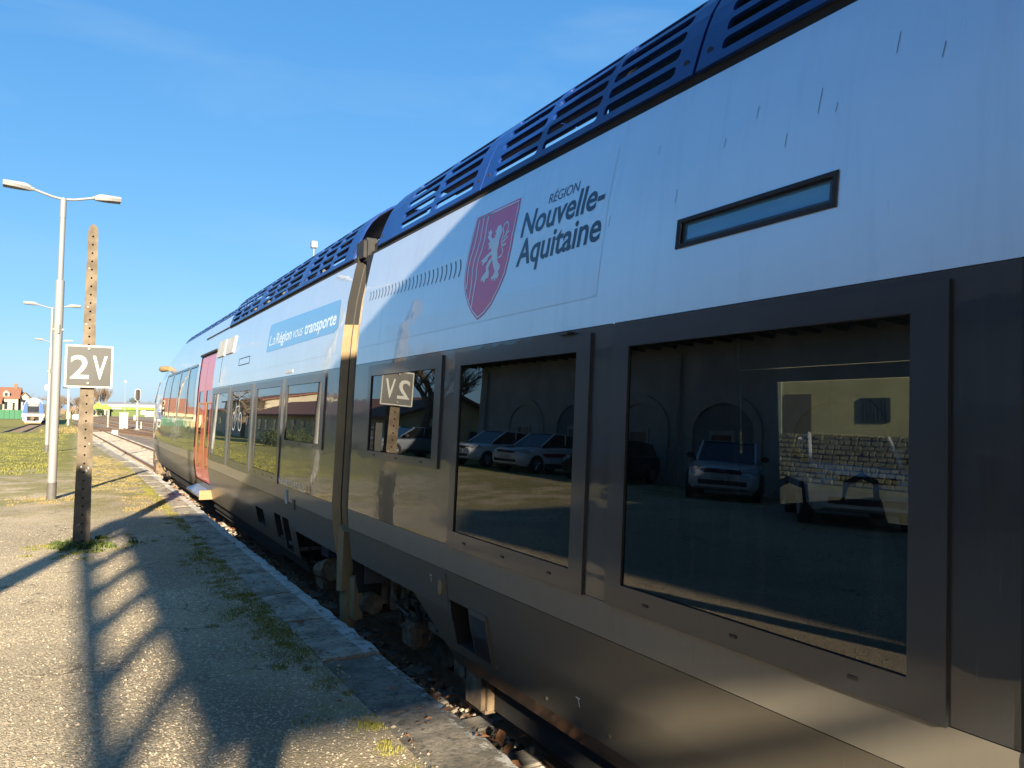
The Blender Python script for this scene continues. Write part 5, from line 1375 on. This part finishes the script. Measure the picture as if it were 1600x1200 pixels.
# pollarded bare plane tree at the corner of the station
bare_tree('plane_tree', 'pollarded bare plane tree at the station corner, mirrored in the near window', (-12.6, 38.6, .3), 9.0, .95, 12, 5, .55, None, k0=.038, density=5)
bare_tree('plane_tree', 'second bare plane tree beyond the low house, mirrored faintly', (-13.5, 94, -.3), 9, 1.1, 15, 4, .35, None, k0=.035, density=5)

# fence, gate pillar and hedge of the car park
t = thing('iron_fence', 'black iron railing at the end of the car park, mirrored in the small near window', 'fence', (-7, 36, 0))
for k in range(26):
    q = MB(); yy = 31.5 + k * .26; q.tube([(-7.4 - k * .02, yy, 0), (-7.4 - k * .02, yy, 1.75)], .018, 5); q.build('bar', 'iron', t)
q = MB(); q.tube([(-7.4, 31.4, 1.6), (-7.92, 38.1, 1.6)], .025, 5); q.tube([(-7.4, 31.4, .25), (-7.92, 38.1, .25)], .025, 5); q.build('rail', 'iron', t)
bx('gate_pillar', 'iron', t, -7.55, -7.25, 31.1, 31.4, 0, 1.9)
q = MB(); rr = random.Random(9)
for i in range(4200):
    x = -7.6 + rr.gauss(0, .32) - .0; y = rr.uniform(39, 54); z = abs(rr.gauss(.45, .38)); s = rr.uniform(.03, .08); a = rr.uniform(0, 6.28)
    q.add([(x, y, z), (x + s * math.cos(a), y + s * math.sin(a), z + s * .4), (x + s * .4, y + s * .2, z + s * 1.4), (x - s * .5 * math.cos(a), y, z + s)], [(0, 1, 2, 3)])
o = q.build('hedge', 'hedge'); tag(o, 'low dark clipped hedge beyond the iron railing', 'hedge')

# ---- parked cars
def wheel_mesh(p, x, y, r=.32):
    q = MB(); w = .2; s = 1 if y > 0 else -1
    q.tube([(x, y - s * w, r), (x, y, r)], r, 20); wh = q.build('wheel', 'tyre', p, smooth=35)
    q = MB(); q.tube([(x, y - s * .02, r), (x, y + s * .006, r)], [r * .66, r * .60], 14)
    for k in range(5):
        a = k * 1.2566; q.tube([(x, y + s * .008, r), (x + r * .58 * math.cos(a), y + s * .008, r + r * .58 * math.sin(a))], .03, 4)
    q.build('rim', 'rim', wh); return wh
def make_car(label, col, livery=False, emblem=None, tall=0.0):
    """hatchback pointing along +x, wheels on z=0"""
    t = thing('parked_car', label, 'car', group='cars in the station car park')
    st = [(-2.0, .70, .42, .86), (-1.92, .80, .30, .98), (-1.4, .87, .24, 1.0), (-.6, .88, .22, .98), (.3, .88, .22, .96), (1.0, .87, .22, .93), (1.55, .84, .24, .86), (1.95, .78, .27, .76), (2.08, .66, .33, .66)]
    q = MB(); k = 10
    for x, w, zb, zt in st:
        zt += tall; zm = (zb + zt) / 2
        q.v += [(x, -w * .88, zb), (x, -w, zb + .12), (x, -w, zm + .08), (x, -w * .97, zt - .08), (x, -w * .82, zt), (x, w * .82, zt), (x, w * .97, zt - .08), (x, w, zm + .08), (x, w, zb + .12), (x, w * .88, zb)]
    for i in range(len(st) - 1):
        for j in range(k):
            a, b2 = i * k + j, i * k + (j + 1) % k; q.f.append((a, b2, b2 + k, a + k))
    q.f.append(tuple(range(k))); q.f.append(tuple((len(st) - 1) * k + j for j in range(k)))
    body = q.build('body', col, t, smooth=38)
    gh = [(-1.85, .62, .66), (-1.45, .72, .69), (-.7, .73, .70), (.15, .72, .69), (.95, .70, .74)]
    top = [0.02, .42, .50, .50, 0.0]
    q = MB()
    for (x, wt, wb), h in zip(gh, top):
        zb = .94 + tall; q.v += [(x, -(wb + .06), zb), (x - .0, -wt * (.9 if h > .1 else 1.05), zb + h), (x, wt * (.9 if h > .1 else 1.05), zb + h), (x, wb + .06, zb)]
    for i in range(4):
        for j in range(3): a = i * 4 + j; q.f.append((a, a + 1, a + 5, a + 4))
    gl = q.build('glasshouse', 'carglass', t, smooth=30)
    q = MB(); z = 1.445 + tall
    q.add([(-1.5, -.62, z - .07), (-.7, -.655, z), (.18, -.645, z), (.18, .645, z), (-.7, .655, z), (-1.5, .62, z - .07), (-.7, -.6, z + .03), (.0, -.58, z + .028), (.0, .58, z + .028), (-.7, .6, z + .03)],
          [(0, 1, 6), (1, 2, 7, 6), (2, 3, 8, 7), (3, 4, 9, 8), (4, 5, 9), (5, 0, 6, 9), (6, 7, 8, 9)]); q.build('roof', col, t, smooth=30)
    for s in (-1, 1):
        q = MB(); q.tube([(.95, s * .70, .95 + tall), (.16, s * .65, 1.44 + tall)], .035, 6); q.tube([(-.35, s * .72, .95 + tall), (-.42, s * .66, 1.44 + tall)], .03, 6); q.tube([(-1.75, s * .66, .98 + tall), (-1.4, s * .63, 1.38 + tall)], .06, 6); q.build('pillar', col, gl)
        q = MB(); q.add([(2.02, s * .42, .70 + tall), (1.93, s * .76, .70 + tall), (1.62, s * .845, .76 + tall), (1.70, s * .78, .84 + tall), (2.0, s * .44, .78 + tall), (2.05, s * .42, .69 + tall), (1.97, s * .775, .69 + tall), (1.66, s * .865, .755 + tall), (1.73, s * .79, .85 + tall), (2.03, s * .44, .785 + tall)],
                        [(5, 6, 7, 8, 9), (0, 1, 6, 5), (1, 2, 7, 6), (2, 3, 8, 7), (3, 4, 9, 8), (4, 0, 5, 9)]); q.build('headlight', 'carlamp', t)
        q = MB(); q.bbox(.62, .80, s * .90 - .10, s * .90 + .10, .98 + tall, 1.12 + tall, .04); q.build('mirror', 'carplastic', t)
        q = MB(); q.add([(x, s * (w + .004), z) for x, w, z in ((-1.05, .875, .26), (.85, .875, .26), (.85, .880, .40), (-1.05, .880, .40))], [(0, 1, 2, 3)]); q.build('side_sill', 'carplastic', t)
        for x in (-1.25, 1.28):
            q = MB(); arc = [(x + .37 * math.cos(a * math.pi / 8), .32 + .37 * math.sin(a * math.pi / 8)) for a in range(9)] + [(x - .37, .2), (x + .37, .2)]
            q.prism(arc, 'y', s * .70, s * .885); q.build('wheel_arch', 'carplastic', t)
        if livery:
            q = MB(); q.add([(x, s * .884, z) for x, z in ((-.9, .66), (.8, .62), (1.0, .74), (.2, .78), (-.8, .80))], [(0, 1, 2, 3, 4)]); q.build('stripe', 'car_red', t)
    for x in (-1.25, 1.28):
        for s in (-1, 1): wheel_mesh(t, x, s * .89)
    q = MB(); q.bbox(1.98, 2.10, -.58, .58, .36, .52, .03); q.build('lower_grille', 'carplastic', t)
    q = MB(); q.bbox(2.00, 2.095, -.42, .42, .64 + tall, .76 + tall, .02); gr = q.build('grille', 'carplastic', t)
    q = MB(); q.bbox(2.085, 2.11, -.26, .26, .53, .64, .005); q.build('number_plate', 'signwhite', t)
    q = MB(); c = Vector((2.105, 0, .70 + tall))
    if emblem == 'ring':
        q.tube([c + Vector((0, .065 * math.cos(a * .3142), .065 * math.sin(a * .3142))) for a in range(21)], .007, 5)
        q.tube([c + Vector((0, -.025, .055)), c + Vector((0, 0, .008)), c + Vector((0, .025, .055))], .006, 5)
        q.tube([c + Vector((0, -.055, .025)), c + Vector((0, -.026, -.048)), c + Vector((0, 0, 0)), c + Vector((0, .026, -.048)), c + Vector((0, .055, .025))], .006, 5)
    else:
        for dz in (-.03, .01): q.tube([c + Vector((0, -.08, dz)), c + Vector((0, 0, dz + .045)), c + Vector((0, .08, dz))], .009, 5)
    q.build('emblem', 'rim', gr)
    return t
def place(o, x, y, deg, k=1.0): o.location = (x, y, .40 if y < 42 else .1); o.rotation_euler = (0, 0, R(deg)); o.scale = (k, k, k)
place(make_car('white family car with ringed emblem parked nearest, bonnet mirrored in the largest train window', 'car_white', emblem='ring', tall=.08), -9.4, 9.6, -44, 1.12)
place(make_car('white saloon behind the nearest car, mirrored at the middle of the largest train window', 'car_white'), -11.6, 14.8, -40, 1.06)
place(make_car('black car beside the station wall, mirrored at the left of the largest train window', 'car_black'), -12.0, 20.4, -20)
place(make_car('white liveried hatchback with red side stripe, right one of two in the middle window mirror', 'car_white', True, tall=.05), -11.6, 24.2, -14)
place(make_car('white liveried hatchback with red side stripe, left one of two in the middle window mirror', 'car_white', True, tall=.05), -11.3, 27.4, -14)
place(make_car('grey car farthest along the car park beside the plane tree', 'car_grey'), -9.8, 33.4, -10)

# ================================================================== OTHER SIDE OF THE LINE (seen through the carriage)
t = thing('trackside_house', 'sunlit yellow house with barred window, glimpsed through the train windows', 'house', (30, 17, -.7))
bx('wall', 'stucco_y', t, 26, 34, 12.5, 22.2, -.7, 5.2)
q = MB(); q.prism([(25.4, 5.1), (30, 7.4), (34.6, 5.1)], 'y', 12, 22.7); q.build('roof', 'terracotta', t)
for k, (a, b2) in enumerate(((16.6, 17.8),)):
    w = bx('window', 'pane', t, 25.93, 26.0, a, b2, 1.6, 2.5)
    for i in range(8): q = MB(); q.tube([(25.9, a + .08 + i * .15, 1.6), (25.9, a + .08 + i * .15, 2.5)], .015, 5); q.build('bar', 'iron', w)
bx('shutter_door', 'timber', t, 25.93, 26.0, 20.0, 21.3, -.2, 2.7)
bx('corner_stone', 'stone_w', t, 25.95, 26.0, 21.5, 21.9, -.7, 5.1); bx('corner_stone', 'stone_w', t, 25.94, 26.0, 15.0, 15.4, -.7, 5.1)
t = thing('stone_wall', 'low rough stone wall before the sunlit yellow house', 'wall', (24, 19, -.7)); rr = random.Random(3)
z = -.7
while z < 1.0:
    y = 11.0
    while y < 22:
        ln = rr.uniform(.22, .5); q = MB(); q.bbox(23.7 + rr.uniform(-.03, .03), 24.1, y + .012, y + ln - .012, z + .01, z + .175 + rr.uniform(-.01, .01), .03); q.build('stone', 'stone_r', t); y += ln
    z += .18
t = thing('warehouse', 'large shaded grey goods shed across the line, dim behind the carriage', 'building', (34, 44, -.7))
bx('wall', 'stucco_g', t, 26.5, 44, 28, 64, -.7, 6.5); q = MB(); q.prism([(25.8, 6.4), (35, 9.5), (44.6, 6.4)], 'y', 27.5, 64.5); q.build('roof', 'roofgrey', t)
for k in range(5): bx('shed_door', 'joinery', t, 26.4, 26.5, 31 + k * 6.5, 34.5 + k * 6.5, -.7, 3.4)
